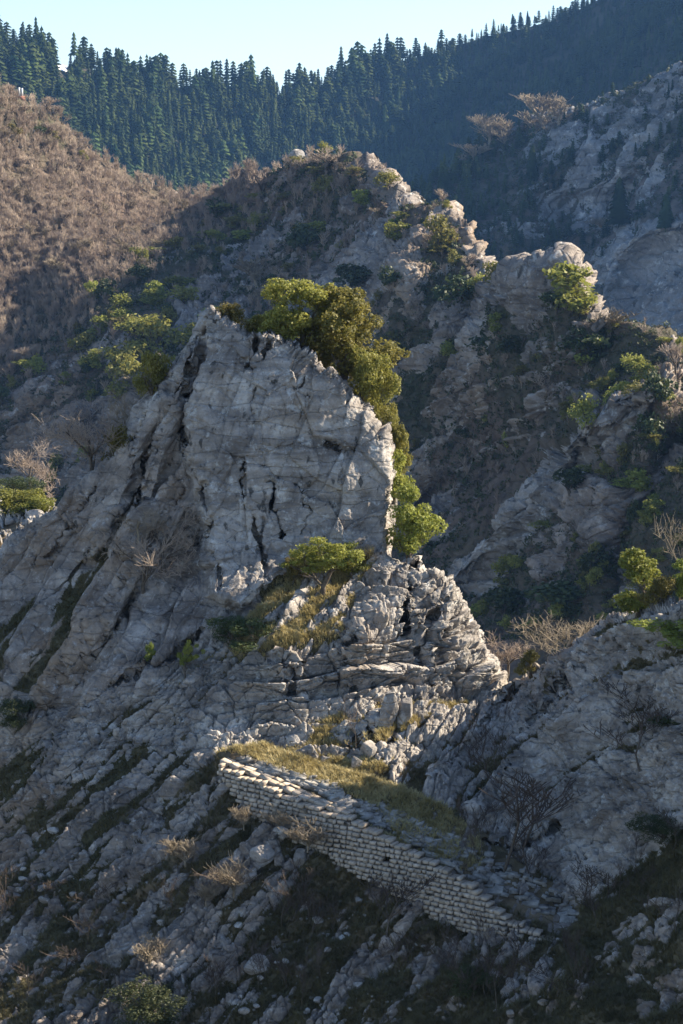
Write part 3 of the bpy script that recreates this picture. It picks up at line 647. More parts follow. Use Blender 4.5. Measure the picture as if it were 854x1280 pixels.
# small pine with an open trunk and flat leaf pads
def padpine(rg, key, n, leaf):
    sg, tips = branching(rg, 1.0, .035, 3, (5, 3, 3), .6, .22, .6, .4, lean=(.1, 0))
    f = .86 / max(s[1][2] for s in sg); sg = [(np.array(a) * f, np.array(b) * f, c, d) for a, b, c, d in sg]; tips = [t * f for t in tips if t[2] * f > .4]
    bl = [((t[0], t[1], t[2]), (.085, .085, .05)) for t in tips]
    addlib(key, tubes(sg, 5), M_bark, leafcloud(bl, n, leaf, rg, shell=(.3, 1.1)), M_pine)
for i in range(2): padpine(mk(260 + i), 'padpine', 14000, .013)
def fir(rg, tiers=9, per=9, seglen=1.0, slim=.17, p=.75, gap=0.0):
    V = []; F = []
    for t in range(tiers):
        if rg.random() < gap and t < tiers * .55: continue
        z = .08 + .88 * t / tiers; rad = slim * (1 - z) ** p * (1 + .25 * rg.random()) + .012
        for k in range(per):
            a = 6.283 * (k + rg.random() * .8) / per + t * .7; r2 = rad * (.65 + .6 * rg.random()); drop = .05 + .05 * rg.random()
            ca, sa = math.cos(a), math.sin(a); wd = rad * .42
            i = len(V)
            V += [(0, 0, z + .085), (ca * r2 * .6 - sa * wd, sa * r2 * .6 + ca * wd, z + .02), (ca * r2, sa * r2, z - drop * .5), (ca * r2 * .6 + sa * wd, sa * r2 * .6 - ca * wd, z + .02)]
            F.append((i, i + 1, i + 2, i + 3))
    i = len(V); V += [(.012, 0, .9), (-.012, .01, .9), (0, -.012, .9), (0, 0, 1.03)]; F += [(i, i + 1, i + 3, i + 3), (i + 1, i + 2, i + 3, i + 3)]
    F = [f for f in F if len(set(f)) == 4]
    n = len(V); a = .014
    V += [(a, 0, -.05), (0, a, -.05), (-a, 0, -.05), (0, -a, -.05), (a * .3, 0, .95), (0, a * .3, .95), (-a * .3, 0, .95), (0, -a * .3, .95)]
    T = [(n + k, n + (k + 1) % 4, n + 4 + (k + 1) % 4, n + 4 + k) for k in range(4)]
    return np.array(V, float), np.array(F + T)
FIRS = [fir(mk(300 + i), tiers=[8, 9, 10, 9, 8, 9, 8, 10, 9][i], slim=[.19, .22, .16, .24, .20, .27, .22, .13, .25][i], p=[.75, .6, .75, .5, .85, .4, .45, .7, .6][i], gap=[0, .1, .2, .05, 0, .1, .15, .3, .15][i]) for i in range(9)]
FIRBIG = [fir(mk(330 + i), tiers=17, per=14, slim=[.24, .2][i]) for i in range(2)]
FIRM = []; BIGM = []
for V_, F_ in FIRBIG:
    me = mesh_np('fir_tree', V_, F_); me.materials.append(M_fir); BIGM.append(me)
for V_, F_ in FIRS:
    me = mesh_np('fir_tree', V_, F_); me.materials.append(M_fir); FIRM.append(me)
def put(kind, name, label, cat, sheet, px, py, wpx, hpx, group=None, dd=0.0, var=None, sink=.04, rz=None, lean=0.0):
    """plant a tree or shrub whose foot is at (px, py) on a terrain sheet; its size is given by the survey in photo pixels"""
    p, k = sheet.at(px, py); dist = p[1] + dd
    q = unproj(np.array([float(px)]), np.array([float(py)]), np.array([dist]))[0] if dd else p
    m = dist / FPX
    L = LIB[kind]; tm, cm = L[(var if var is not None else random.randrange(len(L))) % len(L)]
    if 'w' not in cm:
        co = np.empty(len(cm.vertices) * 3, F32); cm.vertices.foreach_get('co', co); co = co.reshape(-1, 3)
        cm['w'] = float(np.percentile(co[:, 0], 97) - np.percentile(co[:, 0], 3)); cm['h'] = float(np.percentile(co[:, 2], 99))
    sw = wpx * m / cm['w']; sh = hpx * m / cm['h']
    r = root(name, (q[0], q[1], q[2] - sink * sh), label, cat, group, rz=random.random() * 6.28 if rz is None else rz, scale=(sw, sw, sh), ry=lean)
    link('trunk', tm, r); link('crown', cm, r)
    return r

# ================================================================ retaining wall and mule path
top = [(277, 951, 76.9), (337, 977, 75.6), (378, 996, 74.7), (415, 1012, 73.9), (445, 1020, 73.4), (500, 1050, 72.2), (522, 1062, 71.8), (584, 1096, 70.6), (637, 1142, 69.3), (692, 1166, 68.6)]
bot = [(277, 960, 76.9), (300, 986, 76.0), (330, 1016, 75.1), (363, 1031, 74.3), (402, 1051, 73.5), (440, 1074, 72.6), (500, 1102, 71.4), (557, 1140, 70.2), (597, 1152, 69.6), (677, 1168, 68.4), (700, 1172, 68.2)]
Tw = unproj(*[np.array([t[i] for t in top], float) for i in range(3)]); Bw = unproj(*[np.array([t[i] for t in bot], float) for i in range(3)])
def atx(W, x): return np.array([x, np.interp(x, W[:, 0], W[:, 1]), np.interp(x, W[:, 0], W[:, 2])])
M_wall = (lambda t: t.done(t.mix(t.ramp(t.attr('rnd'), [(0.0, 0.0), (1.0, 1.0)]), t.mix(t.ramp(t.noise(3, 6, .7), [(.3, 0.0), (.7, 1.0)]), (.24, .195, .15), (.46, .385, .31)), t.mix(t.ramp(t.noise(5, 6, .7), [(.3, 0.0), (.7, 1.0)]), (.34, .28, .225), (.60, .51, .42))), t.bump(t.noise(14, 6, .7), .02)))(NT('wall_stone'))
M_pathst = (lambda t: t.done(t.mix(t.ramp(t.noise(2.2, 7, .7), [(.35, 0.0), (.65, 1.0)]), (.15, .14, .13), (.40, .38, .355)), t.bump(t.noise(10, 6, .7), .03)))(NT('path_stone'))
def stones_mesh(name, items, mat, parent=None):
    """items: centre, along, out, up unit vectors, half sizes, random; each a chamfered block with a bulging front"""
    V = []; Fq = []; rn = []
    for c, a, o, u, (ha, ho, hu), r in items:
        b = len(V); j = lambda s: (random.random() - .5) * s
        for so_ in (-1, 1):
            k = .97 if so_ > 0 else 1.0
            for sa, su in ((-1, -1), (1, -1), (1, 1), (-1, 1)):
                V.append(c + a * (sa * ha * (k if so_ > 0 else 1) + j(ha * .22)) + u * (su * hu * k + j(hu * .28)) + o * (so_ * ho + j(ho * .25))); rn.append(r)
        for sa, su in ((-1, -1), (1, -1), (1, 1), (-1, 1)):      # ring just behind the front
            V.append(c + a * (sa * ha + j(ha * .1)) + u * (su * hu + j(hu * .15)) + o * (ho * .9)); rn.append(r)
        R4 = lambda s: [b + s + k for k in range(4)]
        A_, B_, C_ = R4(0), R4(8), R4(4)
        for P0, P1 in ((A_, B_), (B_, C_)):
            for k in range(4): Fq.append((P0[k], P0[(k + 1) % 4], P1[(k + 1) % 4], P1[k]))
        Fq.append(tuple(C_)); Fq.append(tuple(A_[::-1]))
    me = mesh_np(name, np.array(V), np.array(Fq)); at = me.attributes.new('rnd', 'FLOAT', 'POINT'); at.data.foreach_set('value', np.array(rn, F32)); me.materials.append(mat)
    return link(name, me, parent)
Z = np.array([0, 0, 1.0])
x0, x1 = Tw[0, 0], Tw[-1, 0]
wall_root = root('retaining_wall', (0, 0, 0), 'long dry stone retaining wall of pale squared blocks holding up the mule path', 'wall')
items = []; ch = .165
zlo = Bw[:, 2].min() - .3; nz = int((Tw[:, 2].max() - zlo) / ch) + 1
slope_z = -0.035
for k in range(nz):
    x = x0 - .1 + random.random() * .3
    while x < x1 + .1:
        L = .13 + .20 * random.random() ** 1.2; xc = x + L / 2; dxy = L
        z = zlo + (k + .5) * ch + slope_z * (xc - x0) + .03 * math.sin(xc * .9)
        t = atx(Tw, xc); b = atx(Bw, xc)
        if z < t[2] + .02 and z > b[2] - .35:
            f = np.clip((z - b[2]) / max(t[2] - b[2], .2), 0, 1)
            y = b[1] + (t[1] - b[1]) * f - .42
            e = .05; t2 = atx(Tw, xc + e); al = np.array([e, t2[1] - t[1], 0]); ln = np.linalg.norm(al); al /= ln; out = np.array([al[1], -al[0], 0]); out /= np.linalg.norm(out)
            if random.random() > .004:
                items.append((np.array([xc, y, z]) + out * (.09 * random.random() - .04) + Z * (random.random() - .5) * .03, al, out, Z, (L * ln / e / 2 * (.74 + .12 * random.random()), .22, ch / 2 * (.70 + .20 * random.random())), random.random()))
        x += L
stones_mesh('wall_face', items, M_wall, wall_root)
cap = []; x = x0
while x < x0 + 5.2:
    L = .18 + .3 * random.random(); xc = x + L / 2; t = atx(Tw, xc); t2 = atx(Tw, xc + .05); al = np.array([.05, t2[1] - t[1], t2[2] - t[2]]); ln = np.linalg.norm(al); al /= ln
    out = np.cross(al, Z); out /= np.linalg.norm(out); up = np.cross(out, al)
    for row in range(2):
        cap.append((np.array([xc, t[1] - .12, t[2] + .05 - .02 * row]) - out * (.34 * row + .05 * random.random()), al, up, out, (L / 2 * ln / .05 * .88, .06 + .03 * random.random(), .17 - .03 * random.random()), random.random()))
    x += L
stones_mesh('coping', cap, M_wall, wall_root)
# paving of the path: flat stones sunk in the bench
pv = []
for _ in range(900):
    px = 300 + 430 * random.random(); fy = random.random()
    yt = np.interp(px, [300, 400, 500, 600, 730], [952, 992, 1046, 1106, 1166]); yb = np.interp(px, [300, 400, 500, 600, 730], [947, 975, 1015, 1062, 1130])
    if px < 470 and fy > .75 and random.random() > .4: continue
    if px < 470: fy *= .75
    elif random.random() < (px - 470) / 330: continue
    p, k = A.at(px, yt + (yb - yt) * fy); nn = A.N[k] * .5 + Z * .7 + np.random.default_rng(_).normal(size=3) * .28; nn /= np.linalg.norm(nn)
    al = np.cross(nn, [.3, 1, 0]); al /= np.linalg.norm(al); o2 = np.cross(nn, al)
    s_ = .06 + .20 * random.random() ** 3; pv.append((p + Z * .02, al, nn, o2, (s_ * 1.3, .06, s_ * .8), random.random()))
tagit(stones_mesh('mule_path', pv, M_pathst), kind='structure')

# ================================================================ loose boulders
def boulder(rg, cuts=14, sub_=3):
    import bmesh
    bm = bmesh.new(); bmesh.ops.create_icosphere(bm, subdivisions=sub_, radius=1); co = np.array([v.co[:] for v in bm.verts])
    for _ in range(cuts):
        n = rg.normal(size=3); n /= np.linalg.norm(n); d = .55 + .3 * rg.random(); q = co @ n - d; co = co - np.maximum(q, 0)[:, None] * n * .92
    co *= 1 + .05 * fbm(co + 3, .5, 3, int(rg.integers(99)))[:, None]; co *= [1, .8 + .2 * rg.random(), .6 + .25 * rg.random()]
    for v, c in zip(bm.verts, co): v.co = c
    me = bpy.data.meshes.new('boulder'); bm.to_mesh(me); bm.free(); me.materials.append(M_rock); return me
BLD = [boulder(mk(400 + i)) for i in range(7)]
def stone(sheet, px, py, wpx, hpx, label, group=None, var=0, name='boulder', rot=None, mat=None):
    p, k = sheet.at(px, py); m = p[1] / FPX; o = link(name, BLD[var % 7])
    o.location = p + Z * hpx * m * .25; o.scale = (wpx * m / 2, wpx * m / 2 * .8, hpx * m / 2 / .7); o.rotation_euler = rot or (random.random() * .5, random.random() * .5 - .25, random.random() * 6)
    return tagit(o, label, 'boulder', group)
stone(A, 354, 1052, 27, 24, 'rounded pale boulder lying just under the foot of the stone wall', var=0)
stone(A, 375, 1078, 28, 28, 'egg shaped pale boulder, lowest of the three under the stone wall', var=1)
stone(A, 329, 1084, 40, 34, 'big angular white boulder left of the two rounded ones under the wall', var=2)
stone(A, 318, 1102, 18, 18, 'small grey boulder below the big angular white boulder', var=3)
stone(A, 486, 905, 30, 66, 'tall sunlit standing slab of rock on the ledge above the mule path', var=4, rot=(.1, .15, .2))
stone(A, 506, 900, 24, 50, 'narrow sunlit block leaning beside the tall standing slab on the ledge', var=5, rot=(.1, .3, .3))
stone(A, 462, 938, 30, 30, 'round topped sunlit boulder at the back of the grassy bench', var=6)
stone(A, 445, 955, 22, 22, 'small brown boulder in front of the round topped one on the bench', var=2)
stone(A, 727, 799, 9, 15, 'small bright white stone standing on the crest of the right slope', var=4)
stone(A, 320, 1212, 44, 34, 'large pale boulder alone on the dark slope far below the wall', var=2)
stone(S, 10, 648, 16, 15, 'round grey boulder at the left end of the spur behind the crag', var=0)
stone(S, 42, 647, 26, 13, 'long pale boulder lying on top of the spur behind the crag', var=1, rot=(0, -.1, .1))
stone(B, 372, 205, 24, 18, 'white boulder on the middle ridge crest in front of the firs', var=3)
stone(B, 385, 204, 10, 8, 'smaller white boulder right of the white boulder on the ridge crest', var=5)
for q, (px, py, s_) in enumerate([(8, 178, 7), (14, 172, 6), (22, 174, 7), (30, 170, 6), (38, 165, 8), (45, 172, 6), (34, 190, 8), (24, 186, 6), (54, 164, 6), (28, 160, 5), (16, 186, 6), (12, 128, 6), (18, 132, 5), (24, 135, 5)]):
    stone(B, px, py, s_, s_ * .8, 'white rock of the outcrop high on the brown left hillside', 'white rocks on the left hillside', var=q)
cnt = 0
for _ in range(4000):
    px = random.uniform(5, 850); py = random.uniform(960, 1275)
    if py < 1000 + 120 * (px > 270) or (px > 480 and py < 1180): continue
    j = int(np.searchsorted(A.xs, px)); i = int(np.searchsorted(A.ys, py)); k = A.idx[i, j]
    if k < 0 or A.soil[k] < .9: continue
    s_ = 2.5 + 11 * random.random() ** 4
    stone(A, px, py, s_ * 1.5, s_ * .8, 'pale angular stone lying in the dark turf of the shaded lower slope', 'loose stones on the lower slope', var=_)
    cnt += 1
    if cnt >= 260: break

# ================================================================ trees and shrubs on the crag
P = put
P('oak_near', 'holm_oak', 'broad dark holm oak behind the top of the pinnacle, its crown the highest', 'tree', A, 382, 440, 108, 92, dd=2.6, var=0)
P('oak_near', 'holm_oak', 'rounded holm oak at the right shoulder of the pinnacle top', 'tree', A, 422, 486, 98, 126, dd=3.0, var=1)
P('oak_near', 'holm_oak', 'holm oak leaning out over the right edge below the rounded one', 'tree', A, 456, 538, 66, 104, dd=2.6, var=2)
P('oak_near', 'holm_oak', 'narrow yellow green oak halfway down the right edge of the pinnacle', 'tree', A, 480, 600, 48, 96, dd=2.2, var=3)
P('bush_near', 'oak_shrub', 'small yellow green shrub low on the right edge of the pinnacle', 'shrub', A, 492, 625, 44, 66, dd=1.2, var=0)
P('olive_near', 'oak_shrub', 'olive brown shrub just right of the sunlit tip of the pinnacle', 'shrub', A, 294, 416, 44, 38, dd=1.8, var=0)
P('olive_near', 'oak_shrub', 'olive shrub between the brown shrub and the big oak on the pinnacle', 'shrub', A, 326, 424, 34, 32, dd=2.0, var=1)
P('tall_near', 'holm_oak', 'tall egg shaped yellow green tree in the notch right of the pinnacle foot', 'tree', A, 512, 706, 56, 104, dd=1.5, var=0, rz=0.5)
P('padpine', 'pine_tree', 'small pine with flat green pads and a bare trunk on the sunlit ledge', 'tree', A, 404, 746, 84, 80, var=0, rz=0)
P('bush_near', 'pine_shrub', 'low green shrub on the grass right of the small pine', 'shrub', A, 440, 722, 34, 26, var=1)
P('olive_near', 'oak_shrub', 'small olive shrub in the rocks left of the small pine', 'shrub', A, 365, 728, 22, 34, var=1)
P('padpine', 'pine_tree', 'tiny bright green pine alone in the gully below the pinnacle face', 'tree', A, 232, 846, 30, 52, var=1)
P('bush_near', 'pine_shrub', 'tiny green shrub left of the tiny bright pine', 'shrub', A, 188, 836, 14, 26, var=2)
P('dark_near', 'juniper_shrub', 'spreading dark juniper at the lower left end of the grassy ledge', 'shrub', A, 292, 806, 58, 42, var=0)
P('bare_near', 'bare_shrub', 'pale bare shrub growing through the dark juniper on the ledge', 'shrub', A, 296, 812, 44, 44, var=1)
P('bare_near', 'bare_shrub', 'bare twiggy bush on the rocks behind the top of the blocky outcrop', 'shrub', A, 452, 700, 26, 24, var=2)
P('pink_near', 'bare_tree', 'large bare pinkish tree rooted in the crack of the grey left flank', 'tree', A, 180, 742, 84, 92, var=0, dd=-.5)
P('pink_near', 'bare_tree', 'bare pinkish tree right of the large one on the left flank', 'tree', A, 205, 708, 66, 72, var=1, dd=-.5)
P('bare_near', 'bare_tree', 'thin pale bare shrub high on the smooth slab of the left flank', 'tree', A, 172, 676, 54, 42, var=0, dd=-.4)
P('pink_near', 'bare_tree', 'large rosy bare tree with a dark trunk on the left skyline of the crag', 'tree', A, 112, 604, 88, 92, dd=1.0, var=0)
P('olive_near', 'oak_shrub', 'yellow green shrub right of the rosy bare tree on the left skyline', 'shrub', A, 142, 592, 42, 62, dd=1.0, var=0)
P('olive_near', 'oak_shrub', 'dark yellow shrub climbing the upper left skyline of the crag', 'shrub', A, 196, 506, 40, 70, dd=1.2, var=1)
P('bare_near', 'bare_tree', 'pale bare tree behind the upper left skyline of the crag', 'tree', A, 168, 548, 56, 62, dd=3, var=1)
P('dark_near', 'juniper_shrub', 'dark shrub at the left edge of the frame below the grey flank', 'shrub', A, 24, 908, 34, 40, var=1)
P('bush_near', 'oak_shrub', 'bright green bush at the far left on the boulder spur', 'shrub', S, 12, 642, 60, 34, dd=1.0, var=0)
P('bush_near', 'oak_shrub', 'bright green bush at the right end of the boulder spur', 'shrub', S, 55, 645, 44, 26, dd=1.0, var=1)
P('dark_near', 'oak_shrub', 'dark green shrub behind the bright bushes on the boulder spur', 'shrub', S, 22, 622, 36, 28, dd=6.0, var=0)
P('pink_near', 'bare_tree', 'rosy bare tree standing behind the bright bushes of the spur', 'tree', S, 42, 622, 50, 70, dd=12.0, var=1)
# right slope crest
P('tall_near', 'oak_shrub', 'upright yellow green bush on the crest of the right slope', 'shrub', A, 796, 772, 44, 92, dd=.8, var=1)
P('olive_near', 'oak_shrub', 'olive bush right of the upright bush on the right crest', 'shrub', A, 828, 766, 38, 50, dd=.6, var=1)
P('tall_near', 'oak_shrub', 'dark green bush at the right edge of the frame on the crest', 'shrub', A, 856, 758, 40, 62, dd=1.4, var=0)
P('bush_near', 'juniper_shrub', 'low spreading bright green juniper over the rocks at the right edge', 'shrub', A, 838, 800, 84, 34, var=2)
P('bare_near', 'bare_tree', 'tall pale bare tree at the right edge above the juniper', 'tree', A, 850, 752, 60, 118, dd=2.0, var=0)
P('bare_near', 'bare_tree', 'spreading pale bare tree behind the low point of the right crest', 'tree', A, 690, 838, 104, 78, dd=2.0, var=2)
P('pink_near', 'bare_shrub', 'brownish bare shrub between the outcrop and the spreading bare tree', 'shrub', A, 632, 850, 50, 66, dd=2.5, var=1)
P('olive_near', 'oak_shrub', 'small yellow bush at the foot of the spreading bare tree', 'shrub', A, 664, 844, 32, 32, dd=.7, var=0)
# lower slope
for px, py, wd, ht, lab in [(232, 1080, 46, 46, 'pale dry bush, upper left of the bushes on the lower slope'), (292, 1118, 58, 62, 'largest pale dry bush left of the boulders under the wall'), (186, 1210, 52, 52, 'lowest pale dry bush on the left of the lower slope'),
                            (258, 1130, 34, 36, 'small pale dry bush left of the largest dry bush'), (350, 1038, 40, 40, 'dry bush growing against the left part of the stone wall'), (384, 1062, 56, 52, 'wide dry bush against the middle of the stone wall'), (305, 1035, 26, 40, 'thin dry bush at the left foot of the stone wall')]:
    P('brush_near', 'dry_bush', lab, 'bush', A, px, py, wd * .8, ht * .75, dd=-.4)
for px, py, ht, lab in [(628, 1085, 150, 'tallest dark sapling on the slope above the right end of the path'), (655, 1050, 120, 'dark sapling right of the tallest one above the path'), (600, 1075, 90, 'short dark sapling left of the tallest one above the path'),
                        (482, 1170, 100, 'dark sapling in front of the middle of the stone wall'), (470, 1150, 70, 'short dark sapling against the stone wall'), (735, 1262, 110, 'dark sapling at the lower right below the end of the path'), (620, 1270, 90, 'dark sapling at the bottom between the dark shrubs'), (800, 960, 90, 'thin dark sapling on the right hand slope'), (445, 930, 60, 'pale thin sapling on the sunlit bench')]:
    P('sapling_near', 'bare_sapling', lab, 'sapling', A, px, py, ht * .45, ht, dd=-.3)
P('dark_near', 'juniper_shrub', 'large dark green shrub at the bottom left edge', 'shrub', A, 195, 1290, 78, 60, var=0)
P('dark_near', 'juniper_shrub', 'small dark shrub low on the slope right of the middle', 'shrub', A, 592, 1250, 36, 42, var=1)
P('dark_near', 'juniper_shrub', 'dark shrub on the right slope near the frame edge', 'shrub', A, 832, 1056, 46, 36, var=0)
P('dark_near', 'juniper_shrub', 'dark shrub on the right slope beneath the bright juniper', 'shrub', A, 826, 912, 34, 30, var=1)
rr = mk(77)
def scatter(sheet, n, cond, minsoil=.3):
    out = []; t = 0
    while len(out) < n and t < n * 60:
        t += 1; px = rr.uniform(sheet.xs[0], sheet.xs[-1]); py = rr.uniform(sheet.ys[0], sheet.ys[-1])
        j = int(np.clip(np.searchsorted(sheet.xs, px), 0, len(sheet.xs) - 1)); i = int(np.clip(np.searchsorted(sheet.ys, py), 0, len(sheet.ys) - 1)); k = sheet.idx[i, j]
        if k < 0 or sheet.soil[k] < minsoil or not cond(px, py): continue
        out.append((px, py, k))
    return out
for px, py, k in scatter(A, 46, lambda x, y: -10 < x < 864 and 1120 < y < 1275 and not (440 < x < 720 and y < 1190), .5):
    P('sapling_near', 'bare_sapling', 'thin dark leafless sapling rising from the shaded turf at the bottom', 'sapling', A, px, py, rr.uniform(20, 40), rr.uniform(40, 80), group='saplings of the lower slope')
for px, py, k in scatter(A, 26, lambda x, y: 560 < x < 864 and 900 < y < 1110, .3):
    P('sapling_near', 'bare_sapling', 'thin leafless sapling among the rocks of the right hand slope', 'sapling', A, px, py, rr.uniform(18, 34), rr.uniform(35, 75), group='saplings of the right slope')

# ================================================================ middle ridge: shrubs seen one by one
ML = [(147, 384, 22, 20, 'pine_far', 'bright green shrub highest of the row on the left shaded hillside'), (121, 410, 20, 20, 'pine_far', 'round green shrub lower left of the bright shrub on the left hillside'), (190, 432, 54, 46, 'oak_far', 'big olive oak in the middle of the left hillside shrubs'),
      (165, 410, 34, 26, 'oak_far', 'oak adjoining the big olive oak on its left'), (178, 356, 20, 20, 'dark_far', 'dark shrub above the big olive oak'), (187, 372, 16, 16, 'pine_far', 'small green shrub just above the big olive oak'), (230, 372, 26, 22, 'oak_far', 'oak shrub high right of the big olive oak'),
      (238, 424, 28, 26, 'oak_far', 'round oak shrub close left of the crag top'), (153, 476, 38, 42, 'oak_far', 'tall green oak low on the left hillside rocks'), (143, 494, 22, 22, 'oak_far', 'small oak at the foot of the tall green oak'), (386, 308, 44, 30, 'dark_far', 'wide dark shrub in the centre of the middle ridge'),
      (375, 296, 18, 20, 'pine_far', 'left green shrub of the pair in the centre of the ridge'), (396, 296, 18, 20, 'pine_far', 'right green shrub of the pair in the centre of the ridge'), (490, 246, 26, 22, 'oak_far', 'round oak shrub on the ridge crest beside the rocky nose'), (462, 262, 20, 20, 'pine_far', 'light green shrub left below the rocky nose of the crest'),
      (500, 300, 24, 22, 'pine_far', 'yellow green shrub in the saddle right of the rocky nose'), (550, 320, 34, 44, 'oak_far', 'tall oak on the crest left of the white rock fin'), (560, 272, 14, 12, 'oak_far', 'small shrub on the crest above the tall oak'), (580, 374, 44, 32, 'dark_far', 'dark shrub below the white rock fin'), (605, 372, 24, 24, 'oak_far', 'green shrub right of the dark shrub under the rock fin'),
      (571, 340, 22, 22, 'oak_far', 'small oak at the left foot of the white rock fin'), (640, 362, 32, 32, 'olive_far', 'brown green shrub in the notch of the crest'), (712, 384, 54, 56, 'pine_far', 'largest green tree on the right crest beside the pale fin'), (700, 392, 36, 30, 'dark_far', 'dark shrub at the foot of the largest crest tree'), (728, 394, 22, 24, 'oak_far', 'small oak tucked under the right side of the largest crest tree'),
      (732, 456, 50, 46, 'dark_far', 'bushy green tree below the pale fin of the right crest'), (738, 450, 30, 34, 'pine_far', 'light green top shrub of the bushy tree below the pale fin'), (733, 534, 38, 42, 'oak_far', 'perfectly round olive shrub alone on the right hillside'), (768, 414, 18, 18, 'olive_far', 'brown shrub at the lower end of the pale fin'), (803, 466, 22, 22, 'pine_far', 'bright green shrub on the upper right hillside'),
      (775, 478, 16, 12, 'pine_far', 'small low green shrub left of the bright green one'), (770, 580, 30, 34, 'olive_far', 'olive shrub right of the slab rib'), (786, 504, 24, 20, 'olive_far', 'olive shrub at the top end of the slab rib'), (793, 612, 26, 30, 'pine_far', 'yellow green shrub low on the right hillside'), (812, 545, 34, 34, 'dark_far', 'dark shrub between the slab rib and the frame edge'), (830, 500, 36, 40, 'dark_far', 'dark oak high at the right frame edge'),
      (720, 618, 44, 34, 'dark_far', 'dark shrub below the middle of the slab rib'), (808, 620, 26, 24, 'oak_far', 'green shrub beside the yellow green one on the right'), (748, 722, 40, 36, 'dark_far', 'dark oak low on the cliffs left of the upright bush'), (720, 770, 56, 34, 'dark_far', 'wide dark shrub behind the crest stone on the right'), (640, 780, 50, 44, 'dark_far', 'dark shrub in the ravine right of the outcrop'),
      (440, 360, 44, 30, 'dark_far', 'dark shrub on the cliff left of the white rock fin'), (610, 440, 40, 24, 'dark_far', 'dark shrub in the upper middle of the cliff face'), (650, 440, 34, 22, 'dark_far', 'dark shrub right of the one in the middle of the cliff'), (500, 360, 30, 24, 'dark_far', 'dark shrub left on the upper cliff behind the oaks'),
      (268, 300, 20, 18, 'oak_far', 'oak shrub on the slope left of the ridge centre'), (222, 320, 18, 16, 'oak_far', 'oak shrub near the saddle of the ridge'), (45, 172, 18, 14, 'dark_far', 'dark shrub among the white rocks of the left hillside'), (96, 204, 14, 14, 'olive_far', 'olive shrub on the skyline of the brown left hillside'), (60, 176, 16, 14, 'olive_far', 'olive shrub right of the white rocks on the left'), (12, 168, 18, 14, 'olive_far', 'olive shrub left of the white rocks on the left')]
for px, py, wd, ht, kd, lab in ML:
    if px < 260 and py > 330: wd, ht = wd * 1.25, ht * 1.2
    P(kd, 'oak_shrub', lab, 'shrub', B, px, py, wd, ht, sink=.06)
for px, py, wd, ht, lab in [(395, 472, 1, 1, ''), (75, 350, 26, 24, 'pale bare tree alone in the shade of the left hillside'), (325, 250, 34, 36, 'bare tree on the left shoulder of the ridge crest'), (420, 222, 40, 26, 'bare tree on the highest part of the ridge crest'), (98, 540, 40, 48, 'bare tree left behind the crag skyline'),
                            (168, 498, 44, 40, 'pale bare tree below the tall green oak'), (190, 470, 34, 34, 'pale bare tree right of the tall green oak'), (320, 352, 34, 40, 'pale bare tree above the tip of the pinnacle'), (690, 490, 34, 26, 'rusty bare shrub in the middle of the right hillside'), (540, 610, 30, 36, 'rosy bare tree in the gully right of the pinnacle'), (760, 420, 44, 36, 'bare tree on the right crest below the pale fin'), (845, 470, 40, 44, 'bare tree high at the right frame edge')]:
    if lab: P('bare_far' if 'pale' not in lab else 'pale_far', 'bare_tree', lab, 'tree', B, px, py, wd, ht, sink=.05)
for px, py, k in scatter(B, 290, lambda x, y: -20 < x < 870 and y < 800 and not (x < 330 and y < 440 - x * .6) and rr.random() < (1 if (x > 700 or x < 300 or y < 300) else .35), .2):
    P(['dark_far', 'pine_far', 'oak_far', 'olive_far', 'oak_far'][rr.integers(5)], 'hillside_shrub', 'small evergreen shrub dotted over the cliffs and scree of the middle ridge', 'shrub', B, px, py, 12 + 20 * rr.random() ** 1.8, 10 + 17 * rr.random() ** 1.8, group='small shrubs over the middle ridge', sink=.08)
bt = scatter(B, 2600, lambda x, y: -60 < x < 900 and y < 640 and ((x < 330 and y < 480 - x * .72) or rr.random() < (.34 if y < 320 else .08)), .35)
bt.sort(key=lambda t: -B.V[t[2]][1] * 0 + (0 if (0 <= t[0] <= 854) else 1))
first = bt[:230]; rest = bt[230:]
for px, py, k in first:
    m = B.V[k][1] / FPX; hh = rr.uniform(11, 21)
    P('bare_far' if rr.random() < .8 else 'pale_far', 'bare_tree', 'leafless tree of the brown wood covering the middle ridge', 'tree', B, px, py, hh * rr.uniform(.6, .9), hh, group='leafless trees of the ridge wood', sink=.05)
def merged(name, pts, variants, size, mat, wr=(.8, 1.2), label=None, zoff=0):
    """one mass of many plants nobody would count: pts (n,3), size (n,)"""
    Vs = []; Fs = []; n0 = 0
    pts = np.array(pts); va = rr.integers(len(variants), size=len(pts)); an = rr.uniform(0, 6.28, len(pts)); ww = rr.uniform(*wr, len(pts))
    for v, (V0, F0) in enumerate(variants):
        m = va == v; n = m.sum()
        if not n: continue
        c, s_ = np.cos(an[m])[:, None], np.sin(an[m])[:, None]; sz = size[m][:, None]
        x = (V0[None, :, 0] * c - V0[None, :, 1] * s_) * sz * ww[m][:, None]; y = (V0[None, :, 0] * s_ + V0[None, :, 1] * c) * sz * ww[m][:, None]; z = V0[None, :, 2] * sz
        Vs.append((np.stack([x, y, z], -1) + pts[m][:, None, :]).reshape(-1, 3)); Fs.append((F0[None] + (np.arange(n) * len(V0))[:, None, None] + n0).reshape(-1, F0.shape[1])); n0 += n * len(V0)
    me = mesh_np(name, np.concatenate(Vs), np.concatenate(Fs)); me.materials.append(mat); o = link(name, me); tagit(o, kind='stuff', label=label); return o
def simplebare(rg):
    sg, t = branching(rg, 1, .03, 2, (8, 6), .45, .45, .7, .5, nseg=2, rmin=.0075); f = 1 / max(s[1][2] for s in sg)
    return tubes([(np.array(a) * f, np.array(b) * f, c, d) for a, b, c, d in sg], 3)
SB = [simplebare(mk(500 + i)) for i in range(5)]
